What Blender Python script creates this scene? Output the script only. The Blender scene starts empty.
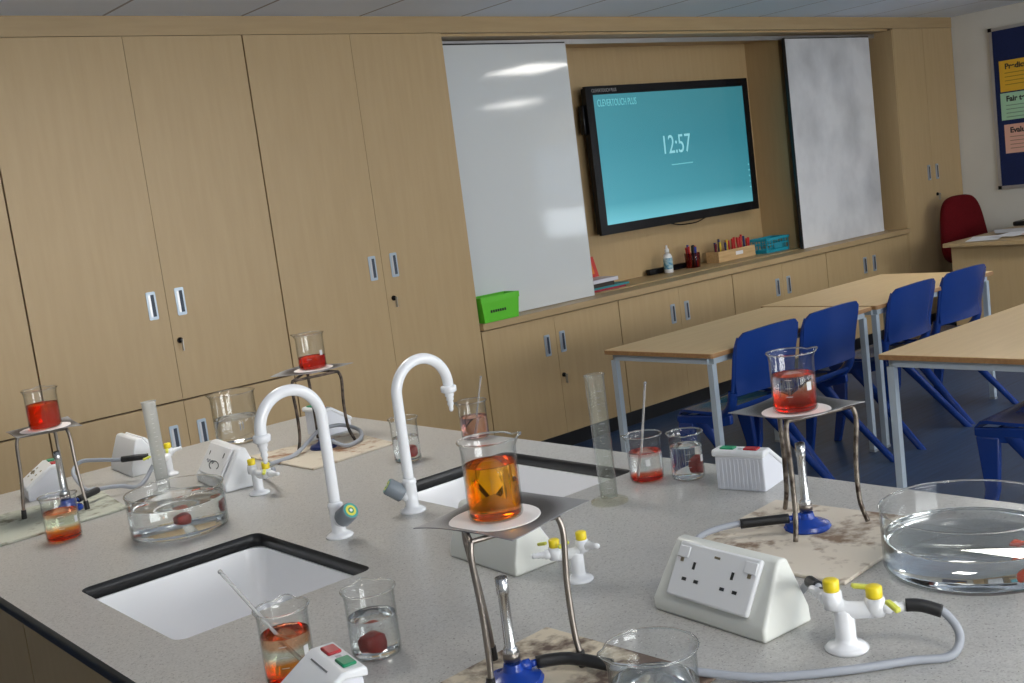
import bpy, bmesh, math, random
from mathutils import Vector, Matrix, Euler
random.seed(7)
S = bpy.context.scene
C = S.collection
PI = math.pi

# ------------------------------------------------------------------ camera
H = 1.5
cam = bpy.data.objects.new('camera', bpy.data.cameras.new('camera'))
C.objects.link(cam)
r0 = Vector((0.75024436, -0.64893133, -0.12657619))
r1 = Vector((-0.18251137, -0.01926527, -0.98301498))
r2 = Vector((0.63547069, 0.76060304, -0.132891))
m = Matrix.Identity(4)
for i in range(3):
    m[i][0] = r0[i]; m[i][1] = -r1[i]; m[i][2] = -r2[i]
m[2][3] = H
cam.matrix_world = m
cam.data.sensor_width = 36.0
cam.data.lens = 1123.17 / 1024 * 36
cam.data.clip_start = 0.02
S.camera = cam

# ------------------------------------------------------------------ world, exposure
W = bpy.data.worlds.new('world'); S.world = W; W.use_nodes = True
bg = W.node_tree.nodes['Background']
bg.inputs[0].default_value = (0.80, 0.90, 1.0, 1); bg.inputs[1].default_value = 3.0
S.view_settings.view_transform = 'Standard'
S.view_settings.look = 'None'
S.view_settings.exposure = 0.25
S.view_settings.gamma = 1.0
S.view_settings.use_curve_mapping = False
S.cycles.max_bounces = 20
S.cycles.transmission_bounces = 18
S.cycles.transparent_max_bounces = 32
S.cycles.glossy_bounces = 6
S.cycles.diffuse_bounces = 5
S.cycles.use_denoising = True
S.cycles.sample_clamp_indirect = 6.0
S.cycles.blur_glossy = 0.5

def area(name, loc, rot, sx, sy, power, col):
    l = bpy.data.lights.new(name, 'AREA'); l.shape = 'RECTANGLE'; l.size = sx; l.size_y = sy
    l.energy = power; l.color = col
    o = bpy.data.objects.new(name, l); o.location = loc; o.rotation_euler = rot; C.objects.link(o)
    return o
# daylight through the windows of the side wall, the wall behind the camera and the left wall
area('daylight_side_window', (8.95, .34, 1.06), (0, PI/2, 0), .34, 1.2, 2.6, (0.90, 0.95, 1.0))
area('daylight_rear_window_a', (1.2, -3.45, 1.55), (PI/2+.32, 0, 0), 2.4, 1.3, 80, (1.0, 0.985, 0.95))
area('daylight_rear_window_b', (5.2, -3.45, 1.55), (PI/2+.32, 0, 0), 2.4, 1.3, 80, (1.0, 0.985, 0.95))
LAMP = 15.0

# ------------------------------------------------------------------ materials
def mat(name, col, rough=0.5, metal=0.0, spec=None, trans=0.0, ior=None, emis=None, estr=0.0, coat=0.0):
    M = bpy.data.materials.new(name); M.use_nodes = True
    b = M.node_tree.nodes['Principled BSDF']
    b.inputs['Base Color'].default_value = (*col, 1)
    b.inputs['Roughness'].default_value = rough
    b.inputs['Metallic'].default_value = metal
    if spec is not None: b.inputs['Specular IOR Level'].default_value = spec
    if trans: b.inputs['Transmission Weight'].default_value = trans
    if ior: b.inputs['IOR'].default_value = ior
    if coat: b.inputs['Coat Weight'].default_value = coat
    if emis:
        b.inputs['Emission Color'].default_value = (*emis, 1); b.inputs['Emission Strength'].default_value = estr
    return M
def nodes(M): return M.node_tree.nodes, M.node_tree.links, M.node_tree.nodes['Principled BSDF']
def noise_col(M, c1, c2, scale=(1, 1, 1), nscale=5.0, detail=4, lo=0.35, hi=0.65, bump=0.0, rough=None, bdist=0.001):
    N, L, b = nodes(M)
    tc = N.new('ShaderNodeTexCoord'); mp = N.new('ShaderNodeMapping'); mp.inputs['Scale'].default_value = scale
    nz = N.new('ShaderNodeTexNoise'); nz.inputs['Scale'].default_value = nscale; nz.inputs['Detail'].default_value = detail
    cr = N.new('ShaderNodeValToRGB')
    cr.color_ramp.elements[0].position = lo; cr.color_ramp.elements[1].position = hi
    cr.color_ramp.elements[0].color = (*c1, 1); cr.color_ramp.elements[1].color = (*c2, 1)
    L.new(tc.outputs['Object'], mp.inputs[0]); L.new(mp.outputs[0], nz.inputs[0])
    L.new(nz.outputs[0], cr.inputs[0]); L.new(cr.outputs[0], b.inputs['Base Color'])
    if bump:
        bp = N.new('ShaderNodeBump'); bp.inputs['Strength'].default_value = bump; bp.inputs['Distance'].default_value = bdist
        L.new(nz.outputs[0], bp.inputs['Height']); L.new(bp.outputs[0], b.inputs['Normal'])
    return M
WOOD1 = (0.470, 0.332, 0.168); WOOD2 = (0.500, 0.357, 0.186)
wood = noise_col(mat('beech_laminate', WOOD1, 0.42), WOOD1, WOOD2, (14, 14, 1.2), 3.0, 6, 0.3, 0.7)
woodh = noise_col(mat('beech_laminate_horizontal', WOOD1, 0.42), (0.42, 0.295, 0.150), (0.465, 0.33, 0.172), (1.2, 14, 14), 3.0, 6, 0.3, 0.7)
wood_dark = noise_col(mat('oak_edge', (0.35, 0.2, 0.09), 0.45), (0.30, 0.16, 0.065), (0.38, 0.21, 0.09), (2, 20, 20), 3, 4)
table_lam = noise_col(mat('table_laminate', (0.56, 0.42, 0.24), 0.5, spec=.3), (0.66, 0.475, 0.25), (0.71, 0.52, 0.285), (1.0, 10, 10), 4, 5, 0.3, 0.7)
gap_m = mat('cupboard_carcass_brown', (0.13, 0.085, 0.045), 0.8)
black = mat('black_laminate', (0.012, 0.012, 0.013), 0.35)
black_rub = mat('black_rubber', (0.012, 0.012, 0.013), 0.5)
black_pl = mat('black_plastic', (0.006, 0.006, 0.008), 0.25, spec=.25)
white_pl = mat('white_plastic', (0.80, 0.81, 0.82), 0.3)
white_rib = mat('white_ribbed_plastic', (0.74, 0.75, 0.80), 0.38)
cream_pl = mat('cream_plastic', (0.72, 0.73, 0.68), 0.35)
white_tap = mat('white_coated_metal', (0.86, 0.87, 0.89), 0.2, coat=0.3)
grey_knob = mat('grey_plastic', (0.21, 0.24, 0.27), 0.4)
yellow = mat('yellow_plastic', (0.85, 0.66, 0.02), 0.35)
yellow_l = mat('pale_yellow_lever', (0.70, 0.72, 0.10), 0.35)
steel = mat('steel', (0.29, 0.255, 0.225), 0.36, 1.0)
rusty = noise_col(mat('scorched_steel', (0.2, 0.15, 0.11), 0.45, 0.8), (0.07, 0.052, 0.042), (0.25, 0.215, 0.18), (1, 1, 1), 60, 4, 0.4, 0.6)
dark_steel = noise_col(mat('blackened_steel', (0.07, 0.05, 0.04), 0.5, 0.7), (0.035, 0.028, 0.024), (0.15, 0.11, 0.085), (1, 1, 1), 60, 4, 0.4, 0.65)
chrome = mat('chrome', (0.62, 0.62, 0.62), 0.26, 1.0)
handle_m = mat('handle_metal', (0.42, 0.50, 0.58), 0.35, 0.35)
handle_d = mat('handle_recess', (0.04, 0.055, 0.085), 0.5)
blue_ch = mat('blue_polypropylene', (0.006, 0.037, 0.215), 0.27)
blue_bu = mat('blue_enamel', (0.012, 0.055, 0.35), 0.25)
frame_m = mat('pale_grey_powder_coat', (0.43, 0.50, 0.56), 0.4)
hose_m = mat('grey_rubber_hose', (0.34, 0.36, 0.40), 0.45)
gauze_pad = mat('ceramic_pad', (0.85, 0.82, 0.79), 0.8)
wall_m = noise_col(mat('wall_paint', (0.66, 0.64, 0.58), 0.7), (0.63, 0.61, 0.55), (0.68, 0.66, 0.60), (1, 1, 1), 2, 3)
sink_m = mat('white_ceramic', (0.93, 0.93, 0.94), 0.22)
red_fab = noise_col(mat('dark_red_fabric', (0.16, 0.008, 0.012), 0.95, spec=.1), (0.085, 0.004, 0.006), (0.13, 0.007, 0.010), (1, 1, 1), 150, 3, bump=0.3)
green_pl = mat('green_plastic', (0.13, 0.60, 0.035), 0.35)
teal_pl = mat('teal_plastic', (0.02, 0.33, 0.45), 0.35)
btn_red = mat('red_button', (0.42, 0.012, 0.02), 0.35)
btn_green = mat('green_button', (0.0, 0.24, 0.10), 0.35)
navy = noise_col(mat('navy_felt', (0.008, 0.018, 0.085), 0.95), (0.006, 0.014, 0.07), (0.010, 0.022, 0.10), (1, 1, 1), 200, 2)
alu = mat('aluminium', (0.55, 0.55, 0.56), 0.35, 0.9)
paper = mat('white_paper', (0.80, 0.80, 0.82), 0.8)
ink = mat('dark_ink', (0.02, 0.02, 0.02), 0.6)
brass = mat('brass_screw', (0.42, 0.36, 0.25), 0.35, 0.9)
wood_light = noise_col(mat('plain_timber', (0.6, 0.40, 0.2), 0.55), (0.52, 0.33, 0.15), (0.62, 0.42, 0.21), (1, 12, 12), 6, 4)

# bench top: fine speckled grey laminate
bench_m = mat('speckled_grey_laminate', (0.4, 0.39, 0.37), 0.30)
def _bench():
    N, L, b = nodes(bench_m)
    tc = N.new('ShaderNodeTexCoord')
    v = N.new('ShaderNodeTexVoronoi'); v.inputs['Scale'].default_value = 420
    cr = N.new('ShaderNodeValToRGB'); e = cr.color_ramp.elements
    e[0].position = 0.0; e[0].color = (0.30, 0.29, 0.275, 1); e[1].position = 1.0; e[1].color = (0.50, 0.49, 0.465, 1)
    x = e.new(0.10); x.color = (0.41, 0.40, 0.38, 1)
    n2 = N.new('ShaderNodeTexNoise'); n2.inputs['Scale'].default_value = 260; n2.inputs['Detail'].default_value = 2
    c2 = N.new('ShaderNodeValToRGB'); c2.color_ramp.elements[0].position = 0.27; c2.color_ramp.elements[1].position = 0.34
    c2.color_ramp.elements[0].color = (0.33, 0.31, 0.30, 1); c2.color_ramp.elements[1].color = (1, 1, 1, 1)
    mx = N.new('ShaderNodeMix'); mx.data_type = 'RGBA'; mx.blend_type = 'MULTIPLY'; mx.inputs[0].default_value = 1
    L.new(tc.outputs['Object'], v.inputs[0]); L.new(tc.outputs['Object'], n2.inputs[0])
    sep = N.new('ShaderNodeSeparateColor'); L.new(v.outputs['Color'], sep.inputs[0])
    L.new(sep.outputs[0], cr.inputs[0]); L.new(n2.outputs[0], c2.inputs[0])
    L.new(cr.outputs[0], mx.inputs[6]); L.new(c2.outputs[0], mx.inputs[7]); L.new(mx.outputs[2], b.inputs['Base Color'])
_bench()
# floor: blue wood-effect vinyl planks
floor_m = mat('blue_vinyl_planks', (0.05, 0.12, 0.25), 0.42)
def _floor():
    N, L, b = nodes(floor_m)
    tc = N.new('ShaderNodeTexCoord')
    br = N.new('ShaderNodeTexBrick'); br.inputs['Scale'].default_value = 1.0
    br.inputs['Brick Width'].default_value = 1.2; br.inputs['Row Height'].default_value = 0.13; br.inputs['Mortar Size'].default_value = 0.0015
    br.inputs['Color1'].default_value = (0.026, 0.058, 0.135, 1); br.inputs['Color2'].default_value = (0.034, 0.072, 0.155, 1)
    br.inputs['Mortar'].default_value = (0.016, 0.036, 0.085, 1); br.inputs['Bias'].default_value = 0.0
    mp = N.new('ShaderNodeMapping'); mp.inputs['Rotation'].default_value = (0, 0, 0); mp.inputs['Scale'].default_value = (1.5, 22, 1)
    nz = N.new('ShaderNodeTexNoise'); nz.inputs['Scale'].default_value = 2.0; nz.inputs['Detail'].default_value = 5
    cr = N.new('ShaderNodeValToRGB'); cr.color_ramp.elements[0].position = 0.35; cr.color_ramp.elements[1].position = 0.7
    cr.color_ramp.elements[0].color = (0.72, 0.72, 0.74, 1); cr.color_ramp.elements[1].color = (1.15, 1.12, 1.1, 1)
    mx = N.new('ShaderNodeMix'); mx.data_type = 'RGBA'; mx.blend_type = 'MULTIPLY'; mx.inputs[0].default_value = 1
    L.new(tc.outputs['Object'], br.inputs[0]); L.new(tc.outputs['Object'], mp.inputs[0]); L.new(mp.outputs[0], nz.inputs[0]); L.new(nz.outputs[0], cr.inputs[0])
    L.new(br.outputs[0], mx.inputs[6]); L.new(cr.outputs[0], mx.inputs[7]); L.new(mx.outputs[2], b.inputs['Base Color'])
_floor()
# ceiling: suspended tiles in a metal grid
ceil_m = mat('ceiling_tiles', (0.7, 0.72, 0.76), 0.9)
def _ceil():
    N, L, b = nodes(ceil_m)
    tc = N.new('ShaderNodeTexCoord'); sx = N.new('ShaderNodeSeparateXYZ'); L.new(tc.outputs['Object'], sx.inputs[0])
    outs = []
    for ax, off in ((0, 1.92 - 0.633 * 4), (1, 4.65 - 0.633 * 14)):
        a = N.new('ShaderNodeMath'); a.operation = 'SUBTRACT'; a.inputs[1].default_value = off; L.new(sx.outputs[ax], a.inputs[0])
        d = N.new('ShaderNodeMath'); d.operation = 'DIVIDE'; d.inputs[1].default_value = 0.633; L.new(a.outputs[0], d.inputs[0])
        f = N.new('ShaderNodeMath'); f.operation = 'FRACT'; L.new(d.outputs[0], f.inputs[0])
        g = N.new('ShaderNodeMath'); g.operation = 'LESS_THAN'; g.inputs[1].default_value = 0.022; L.new(f.outputs[0], g.inputs[0])
        outs.append(g)
    mxm = N.new('ShaderNodeMath'); mxm.operation = 'MAXIMUM'; L.new(outs[0].outputs[0], mxm.inputs[0]); L.new(outs[1].outputs[0], mxm.inputs[1])
    mx = N.new('ShaderNodeMix'); mx.data_type = 'RGBA'
    mx.inputs[6].default_value = (0.78, 0.86, 0.97, 1); mx.inputs[7].default_value = (0.36, 0.36, 0.38, 1)
    L.new(mxm.outputs[0], mx.inputs[0]); L.new(mx.outputs[2], b.inputs['Base Color'])
_ceil()
# whiteboards
wb_clean = mat('whiteboard_enamel', (0.66, 0.69, 0.70), 0.06)
wb_dirty = noise_col(mat('whiteboard_smeared', (0.6, 0.61, 0.62), 0.30), (0.48, 0.49, 0.51), (0.74, 0.75, 0.77), (1.4, 1, 1.1), 2.2, 7, 0.28, 0.62)
# heat-proof mats
def mat_board(name, base, burn, thr):
    M = mat(name, base, 0.8); N, L, b = nodes(M)
    tc = N.new('ShaderNodeTexCoord')
    n1 = N.new('ShaderNodeTexNoise'); n1.inputs['Scale'].default_value = 9; n1.inputs['Detail'].default_value = 6; n1.inputs['Roughness'].default_value = 0.6
    n2 = N.new('ShaderNodeTexNoise'); n2.inputs['Scale'].default_value = 55; n2.inputs['Detail'].default_value = 3
    a = N.new('ShaderNodeMath'); a.operation = 'MULTIPLY_ADD'; a.inputs[1].default_value = 0.45
    L.new(tc.outputs['Object'], n1.inputs[0]); L.new(tc.outputs['Object'], n2.inputs[0])
    L.new(n2.outputs[0], a.inputs[0]); L.new(n1.outputs[0], a.inputs[2])
    cr = N.new('ShaderNodeValToRGB'); e = cr.color_ramp.elements
    e[0].position = thr; e[0].color = (*base, 1); e[1].position = thr + 0.16; e[1].color = (*burn, 1)
    L.new(a.outputs[0], cr.inputs[0]); L.new(cr.outputs[0], b.inputs['Base Color'])
    return M
mat_pale = mat_board('heat_mat_pale', (0.66, 0.59, 0.49), (0.22, 0.15, 0.10), 0.735)
mat_green = mat_board('heat_mat_greyish', (0.50, 0.51, 0.42), (0.17, 0.16, 0.11), 0.74)
mat_burn = mat_board('heat_mat_scorched', (0.62, 0.54, 0.41), (0.12, 0.08, 0.06), 0.665)
mat_tan = mat_board('heat_mat_tan', (0.60, 0.53, 0.42), (0.28, 0.14, 0.07), 0.74)
# gauze: woven wire
gauze_m = mat('wire_gauze', (0.33, 0.33, 0.34), 0.42, 0.75)
def _gauze():
    N, L, b = nodes(gauze_m)
    tc = N.new('ShaderNodeTexCoord')
    w1 = N.new('ShaderNodeTexWave'); w1.inputs['Scale'].default_value = 200; w1.bands_direction = 'X'
    w2 = N.new('ShaderNodeTexWave'); w2.inputs['Scale'].default_value = 200; w2.bands_direction = 'Y'
    mm = N.new('ShaderNodeMath'); mm.operation = 'MULTIPLY'
    L.new(tc.outputs['Object'], w1.inputs[0]); L.new(tc.outputs['Object'], w2.inputs[0]); L.new(w1.outputs[1], mm.inputs[0]); L.new(w2.outputs[1], mm.inputs[1])
    bp = N.new('ShaderNodeBump'); bp.inputs['Strength'].default_value = 0.6; bp.inputs['Distance'].default_value = 0.0006
    L.new(mm.outputs[0], bp.inputs['Height']); L.new(bp.outputs[0], b.inputs['Normal'])
    # soot ring round the middle
    vl = N.new('ShaderNodeVectorMath'); vl.operation = 'LENGTH'; L.new(tc.outputs['Object'], vl.inputs[0])
    cr = N.new('ShaderNodeValToRGB'); e = cr.color_ramp.elements
    e[0].position = 0.050; e[0].color = (0.05, 0.045, 0.045, 1); e[1].position = 0.085; e[1].color = (0.36, 0.36, 0.37, 1)
    x = e.new(0.064); x.color = (0.09, 0.085, 0.085, 1)
    L.new(vl.outputs['Value'], cr.inputs[0]); L.new(cr.outputs[0], b.inputs['Base Color'])
_gauze()

# thin laboratory glass: clear wall with Fresnel reflection, denser where seen edge-on through the wall
def glass_mat(name, tint=(0.985, 0.99, 0.99), edge=(0.72, 0.75, 0.75), rough=0.0, frost=0.0):
    M = bpy.data.materials.new(name); M.use_nodes = True
    N = M.node_tree.nodes; L = M.node_tree.links; N.clear()
    out = N.new('ShaderNodeOutputMaterial')
    tr = N.new('ShaderNodeBsdfTransparent'); gl = N.new('ShaderNodeBsdfGlossy'); gl.inputs['Roughness'].default_value = max(rough, 0.02)
    lw = N.new('ShaderNodeLayerWeight'); lw.inputs[0].default_value = 0.5
    mc = N.new('ShaderNodeMix'); mc.data_type = 'RGBA'; mc.inputs[6].default_value = (*tint, 1); mc.inputs[7].default_value = (*edge, 1)
    pw = N.new('ShaderNodeMath'); pw.operation = 'POWER'; pw.inputs[1].default_value = 3.0
    L.new(lw.outputs['Facing'], pw.inputs[0]); L.new(pw.outputs[0], mc.inputs[0]); L.new(mc.outputs[2], tr.inputs[0])
    l2 = N.new('ShaderNodeLayerWeight'); l2.inputs[0].default_value = 0.5
    p5 = N.new('ShaderNodeMath'); p5.operation = 'POWER'; p5.inputs[1].default_value = 5.0; L.new(l2.outputs['Facing'], p5.inputs[0])
    fr = N.new('ShaderNodeMath'); fr.operation = 'MULTIPLY_ADD'; fr.inputs[1].default_value = 0.70; fr.inputs[2].default_value = 0.035; L.new(p5.outputs[0], fr.inputs[0])
    mx = N.new('ShaderNodeMixShader'); L.new(fr.outputs[0], mx.inputs[0]); L.new(tr.outputs[0], mx.inputs[1]); L.new(gl.outputs[0], mx.inputs[2])
    last = mx
    if frost:
        df = N.new('ShaderNodeBsdfTranslucent'); df.inputs[0].default_value = (0.85, 0.86, 0.84, 1)
        d2 = N.new('ShaderNodeBsdfDiffuse'); d2.inputs[0].default_value = (0.80, 0.81, 0.79, 1)
        ad = N.new('ShaderNodeMixShader'); ad.inputs[0].default_value = 0.5; L.new(df.outputs[0], ad.inputs[1]); L.new(d2.outputs[0], ad.inputs[2])
        m2 = N.new('ShaderNodeMixShader'); m2.inputs[0].default_value = frost; L.new(mx.outputs[0], m2.inputs[1]); L.new(ad.outputs[0], m2.inputs[2])
        last = m2
    L.new(last.outputs[0], out.inputs[0])
    return M
glass = glass_mat('clear_glass')
frosted = glass_mat('cloudy_plastic', frost=0.38, rough=0.2)
frosted2 = glass_mat('slightly_cloudy_plastic', tint=(0.95, 0.96, 0.94), frost=0.055, rough=0.1)
rimglass = mat('glass_rim', (0.97, 0.98, 0.98), 0.02, trans=1.0, ior=1.47)
rodglass = mat('glass_rod', (0.93, 0.95, 0.94), 0.03, trans=1.0, ior=1.47)
print_w = mat('white_print', (0.62, 0.62, 0.62), 0.6)
def liquid(name, stops):
    """clear liquid whose dye concentration changes with height (stops: height in m, colour)"""
    M = bpy.data.materials.new(name); M.use_nodes = True
    N = M.node_tree.nodes; L = M.node_tree.links; N.clear()
    out = N.new('ShaderNodeOutputMaterial'); g = N.new('ShaderNodeBsdfGlass'); g.inputs['IOR'].default_value = 1.33; g.inputs['Roughness'].default_value = 0.0
    L.new(g.outputs[0], out.inputs[0])
    if len(stops) == 1:
        g.inputs[0].default_value = (*stops[0][1], 1); return M
    tc = N.new('ShaderNodeTexCoord'); sx = N.new('ShaderNodeSeparateXYZ'); L.new(tc.outputs['Object'], sx.inputs[0])
    nz = N.new('ShaderNodeTexNoise'); nz.inputs['Scale'].default_value = 45; L.new(tc.outputs['Object'], nz.inputs[0])
    ma = N.new('ShaderNodeMath'); ma.operation = 'MULTIPLY_ADD'; ma.inputs[1].default_value = 0.010; ma.inputs[2].default_value = -0.005; L.new(nz.outputs[0], ma.inputs[0])
    ad = N.new('ShaderNodeMath'); ad.operation = 'ADD'; L.new(sx.outputs[2], ad.inputs[0]); L.new(ma.outputs[0], ad.inputs[1])
    ml = N.new('ShaderNodeMath'); ml.operation = 'MULTIPLY'; ml.inputs[1].default_value = 10.0; L.new(ad.outputs[0], ml.inputs[0])
    cr = N.new('ShaderNodeValToRGB'); e = cr.color_ramp.elements
    e[0].position = stops[0][0] * 10; e[0].color = (*stops[0][1], 1)
    e[1].position = stops[-1][0] * 10; e[1].color = (*stops[-1][1], 1)
    for z, c in stops[1:-1]:
        x = e.new(z * 10); x.color = (*c, 1)
    L.new(ml.outputs[0], cr.inputs[0]); L.new(cr.outputs[0], g.inputs[0])
    return M
CLR = (0.995, 1.0, 1.0)
REDL = (0.80, 0.045, 0.012); ORL = (0.98, 0.30, 0.015); PINK = (0.97, 0.60, 0.50)
water = liquid('clear_water', [(0, CLR)])
liq_full = liquid('orange_red_dye_liquid', [(0.0, (0.97, 0.20, 0.03)), (0.08, (0.97, 0.28, 0.05))])
liq_amber = liquid('amber_dye_liquid', [(0.0, (1.0, 0.50, 0.012)), (0.025, (1.0, 0.58, 0.02)), (0.05, (1.0, 0.68, 0.05)), (0.066, (1.0, 0.62, 0.12)), (0.072, (1.0, 0.50, 0.22))])
liq_half = liquid('red_bottom_clear_top_liquid', [(0.0, (0.93, 0.13, 0.05)), (0.024, (0.95, 0.26, 0.12)), (0.034, CLR), (0.054, CLR), (0.058, (0.96, 0.60, 0.55))])
liq_thin = liquid('thin_red_layer_liquid', [(0.0, (0.90, 0.08, 0.03)), (0.010, (0.93, 0.16, 0.06)), (0.016, CLR), (0.050, CLR), (0.055, (0.97, 0.66, 0.62))])
liq_or = liquid('thin_orange_layer_liquid', [(0.0, (0.98, 0.26, 0.01)), (0.018, (0.99, 0.36, 0.04)), (0.026, (0.93, 0.95, 0.88)), (0.050, (0.93, 0.95, 0.88)), (0.056, (0.97, 0.55, 0.35))])
dye_m = mat('red_dye_gel', (0.34, 0.012, 0.007), 0.3, trans=0.45, ior=1.36)
dye_o = mat('orange_dye_gel', (0.72, 0.07, 0.012), 0.25, trans=0.35, ior=1.36)

# ------------------------------------------------------------------ mesh helpers
def newbm(): return bmesh.new()
def obj(name, bm, material, parent=None, smooth=False, mats=None):
    me = bpy.data.meshes.new(name)
    bmesh.ops.recalc_face_normals(bm, faces=bm.faces)
    bm.to_mesh(me); bm.free()
    for mm in (mats or [material]): me.materials.append(mm)
    if smooth:
        for p in me.polygons: p.use_smooth = True
    o = bpy.data.objects.new(name, me); C.objects.link(o)
    if parent is not None: o.parent = parent
    return o
def autosmooth(o, deg=35):
    me = o.data
    for p in me.polygons: p.use_smooth = True
    bm = bmesh.new(); bm.from_mesh(me)
    for e in bm.edges:
        if len(e.link_faces) == 2 and e.calc_face_angle(0) > math.radians(deg): e.smooth = False
    bm.to_mesh(me); bm.free()
    return o
def bevel(o, w=0.003, seg=2):
    md = o.modifiers.new('bevel', 'BEVEL'); md.width = w; md.segments = seg; md.limit_method = 'ANGLE'; md.angle_limit = math.radians(40)
    return autosmooth(o, 50)
def box(bm, x0, x1, y0, y1, z0, z1, mi=0):
    v = [bm.verts.new(p) for p in ((x0,y0,z0),(x1,y0,z0),(x1,y1,z0),(x0,y1,z0),(x0,y0,z1),(x1,y0,z1),(x1,y1,z1),(x0,y1,z1))]
    for f in ((0,3,2,1),(4,5,6,7),(0,1,5,4),(1,2,6,5),(2,3,7,6),(3,0,4,7)):
        fc = bm.faces.new([v[i] for i in f]); fc.material_index = mi
    return v
def prism(bm, pts, axis, a, b, ins=None):
    """polygon pts in the plane normal to axis, extruded a..b (ins: function shifting a point at an end)"""
    def mk(p, t):
        if axis == 'x': return (t, p[0], p[1])
        if axis == 'y': return (p[0], t, p[1])
        return (p[0], p[1], t)
    A = [bm.verts.new(mk(p, a + (ins(p) if ins else 0))) for p in pts]
    B = [bm.verts.new(mk(p, b - (ins(p) if ins else 0))) for p in pts]
    bm.faces.new(A); bm.faces.new(B[::-1])
    n = len(pts)
    for i in range(n):
        bm.faces.new((A[i], A[(i+1) % n], B[(i+1) % n], B[i]))
def tube(bm, path, rad, seg=12, cap=True):
    path = [Vector(p) for p in path]; n = len(path)
    rads = rad if isinstance(rad, (list, tuple)) else [rad] * n
    rings = []; up = None
    for i, p in enumerate(path):
        t = (path[min(i+1, n-1)] - path[max(i-1, 0)]).normalized()
        if up is None:
            up = Vector((0, 0, 1)) if abs(t.z) < 0.9 else Vector((1, 0, 0))
        u = (up - t * up.dot(t))
        if u.length < 1e-6: u = t.orthogonal()
        u.normalize(); w = t.cross(u); up = u
        rings.append([bm.verts.new(p + (u * math.cos(2*PI*k/seg) + w * math.sin(2*PI*k/seg)) * rads[i]) for k in range(seg)])
    for a, b in zip(rings, rings[1:]):
        for k in range(seg): bm.faces.new((a[k], a[(k+1) % seg], b[(k+1) % seg], b[k]))
    if cap: bm.faces.new(rings[0][::-1]); bm.faces.new(rings[-1])
def smooth_path(pts, sub=6):
    P = [Vector(p) for p in pts]; out = []
    for i in range(len(P) - 1):
        p0 = P[max(i-1, 0)]; p1 = P[i]; p2 = P[i+1]; p3 = P[min(i+2, len(P)-1)]
        for k in range(sub):
            t = k / sub
            out.append(0.5 * ((2*p1) + (p2-p0)*t + (2*p0-5*p1+4*p2-p3)*t*t + (3*p1-p0-3*p2+p3)*t**3))
    out.append(P[-1]); return out
def lathe(bm, prof, seg=32, fn=None, closed=False, ctr=(0, 0)):
    rings = []
    for r, z in prof:
        if r < 1e-6:
            rings.append([bm.verts.new((ctr[0], ctr[1], z))]); continue
        ring = []
        for k in range(seg):
            a = 2*PI*k/seg; rr, zz = (r, z) if fn is None else fn(r, z, a)
            ring.append(bm.verts.new((ctr[0] + rr*math.cos(a), ctr[1] + rr*math.sin(a), zz)))
        rings.append(ring)
    prs = list(zip(rings, rings[1:]))
    if closed: prs.append((rings[-1], rings[0]))
    for a, b in prs:
        if len(a) == 1 and len(b) == 1: continue
        for k in range(seg):
            k2 = (k+1) % seg
            if len(a) == 1: bm.faces.new((a[0], b[k], b[k2]))
            elif len(b) == 1: bm.faces.new((a[k], a[k2], b[0]))
            else: bm.faces.new((a[k], a[k2], b[k2], b[k]))
def xf(bm, M):
    bmesh.ops.transform(bm, matrix=M, verts=bm.verts)
def text_bm(s, size, M, extrude=0.0006, bold=0.0):
    cu = bpy.data.curves.new('t', 'FONT'); cu.body = s; cu.size = size; cu.extrude = extrude; cu.align_x = 'LEFT'; cu.offset = bold
    t = bpy.data.objects.new('t', cu); C.objects.link(t)
    dg = bpy.context.evaluated_depsgraph_get(); me = bpy.data.meshes.new_from_object(t.evaluated_get(dg))
    bm = bmesh.new(); bm.from_mesh(me); xf(bm, M)
    bpy.data.objects.remove(t); bpy.data.curves.remove(cu); bpy.data.meshes.remove(me)
    return bm
def thing(name, label, cat, loc=(0, 0, 0), rz=0.0, group=None):
    o = bpy.data.objects.new(name, None); C.objects.link(o); o.empty_display_size = 0.05
    o.location = loc; o.rotation_euler = (0, 0, rz); o['label'] = label; o['category'] = cat
    if group: o['group'] = group
    return o
def tag(o, label, cat, group=None, kind=None):
    o['label'] = label; o['category'] = cat
    if group: o['group'] = group
    if kind: o['kind'] = kind
    return o
def struct(name, bm, m, smooth=False, mats=None, label=None):
    o = obj(name, bm, m, None, smooth, mats); o['kind'] = 'structure'
    return o

# ------------------------------------------------------------------ room shell
XL, XR, YB, YF, ZC = -2.6, 8.90, -3.4, 5.20, 2.42
b = newbm(); box(b, XL-0.1, XR+0.1, YB-0.1, YF+0.1, -0.08, 0); struct('floor', b, floor_m)
b = newbm(); box(b, XL-0.1, XR+0.1, YB-0.1, YF+0.1, ZC, ZC+0.08); struct('ceiling', b, ceil_m)
b = newbm(); box(b, XL-0.1, XR+0.1, YF, YF+0.1, 0, ZC); struct('wall_back', b, wall_m)
b = newbm(); box(b, XL-0.1, XL, YB, YF, 0, ZC); struct('wall_left', b, wall_m)
def holed_wall(name, axis, pos, thick, a0, a1, holes):
    bm = newbm()
    def bx(u0, u1, z0, z1):
        if axis == 'x': box(bm, pos, pos+thick, u0, u1, z0, z1)
        else: box(bm, u0, u1, pos, pos+thick, z0, z1)
    cur = a0
    for (u0, u1, z0, z1) in holes:
        bx(cur, u0, 0, ZC); bx(u0, u1, 0, z0); bx(u0, u1, z1, ZC); cur = u1
    bx(cur, a1, 0, ZC)
    struct(name, bm, wall_m)
SW = (-0.40, 1.05, 0.85, 1.98)
RW = [(-0.05, 2.45, 0.9, 2.2), (3.95, 6.45, 0.9, 2.2)]
holed_wall('wall_right', 'x', XR, 0.12, YB, YF, [SW])
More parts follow.
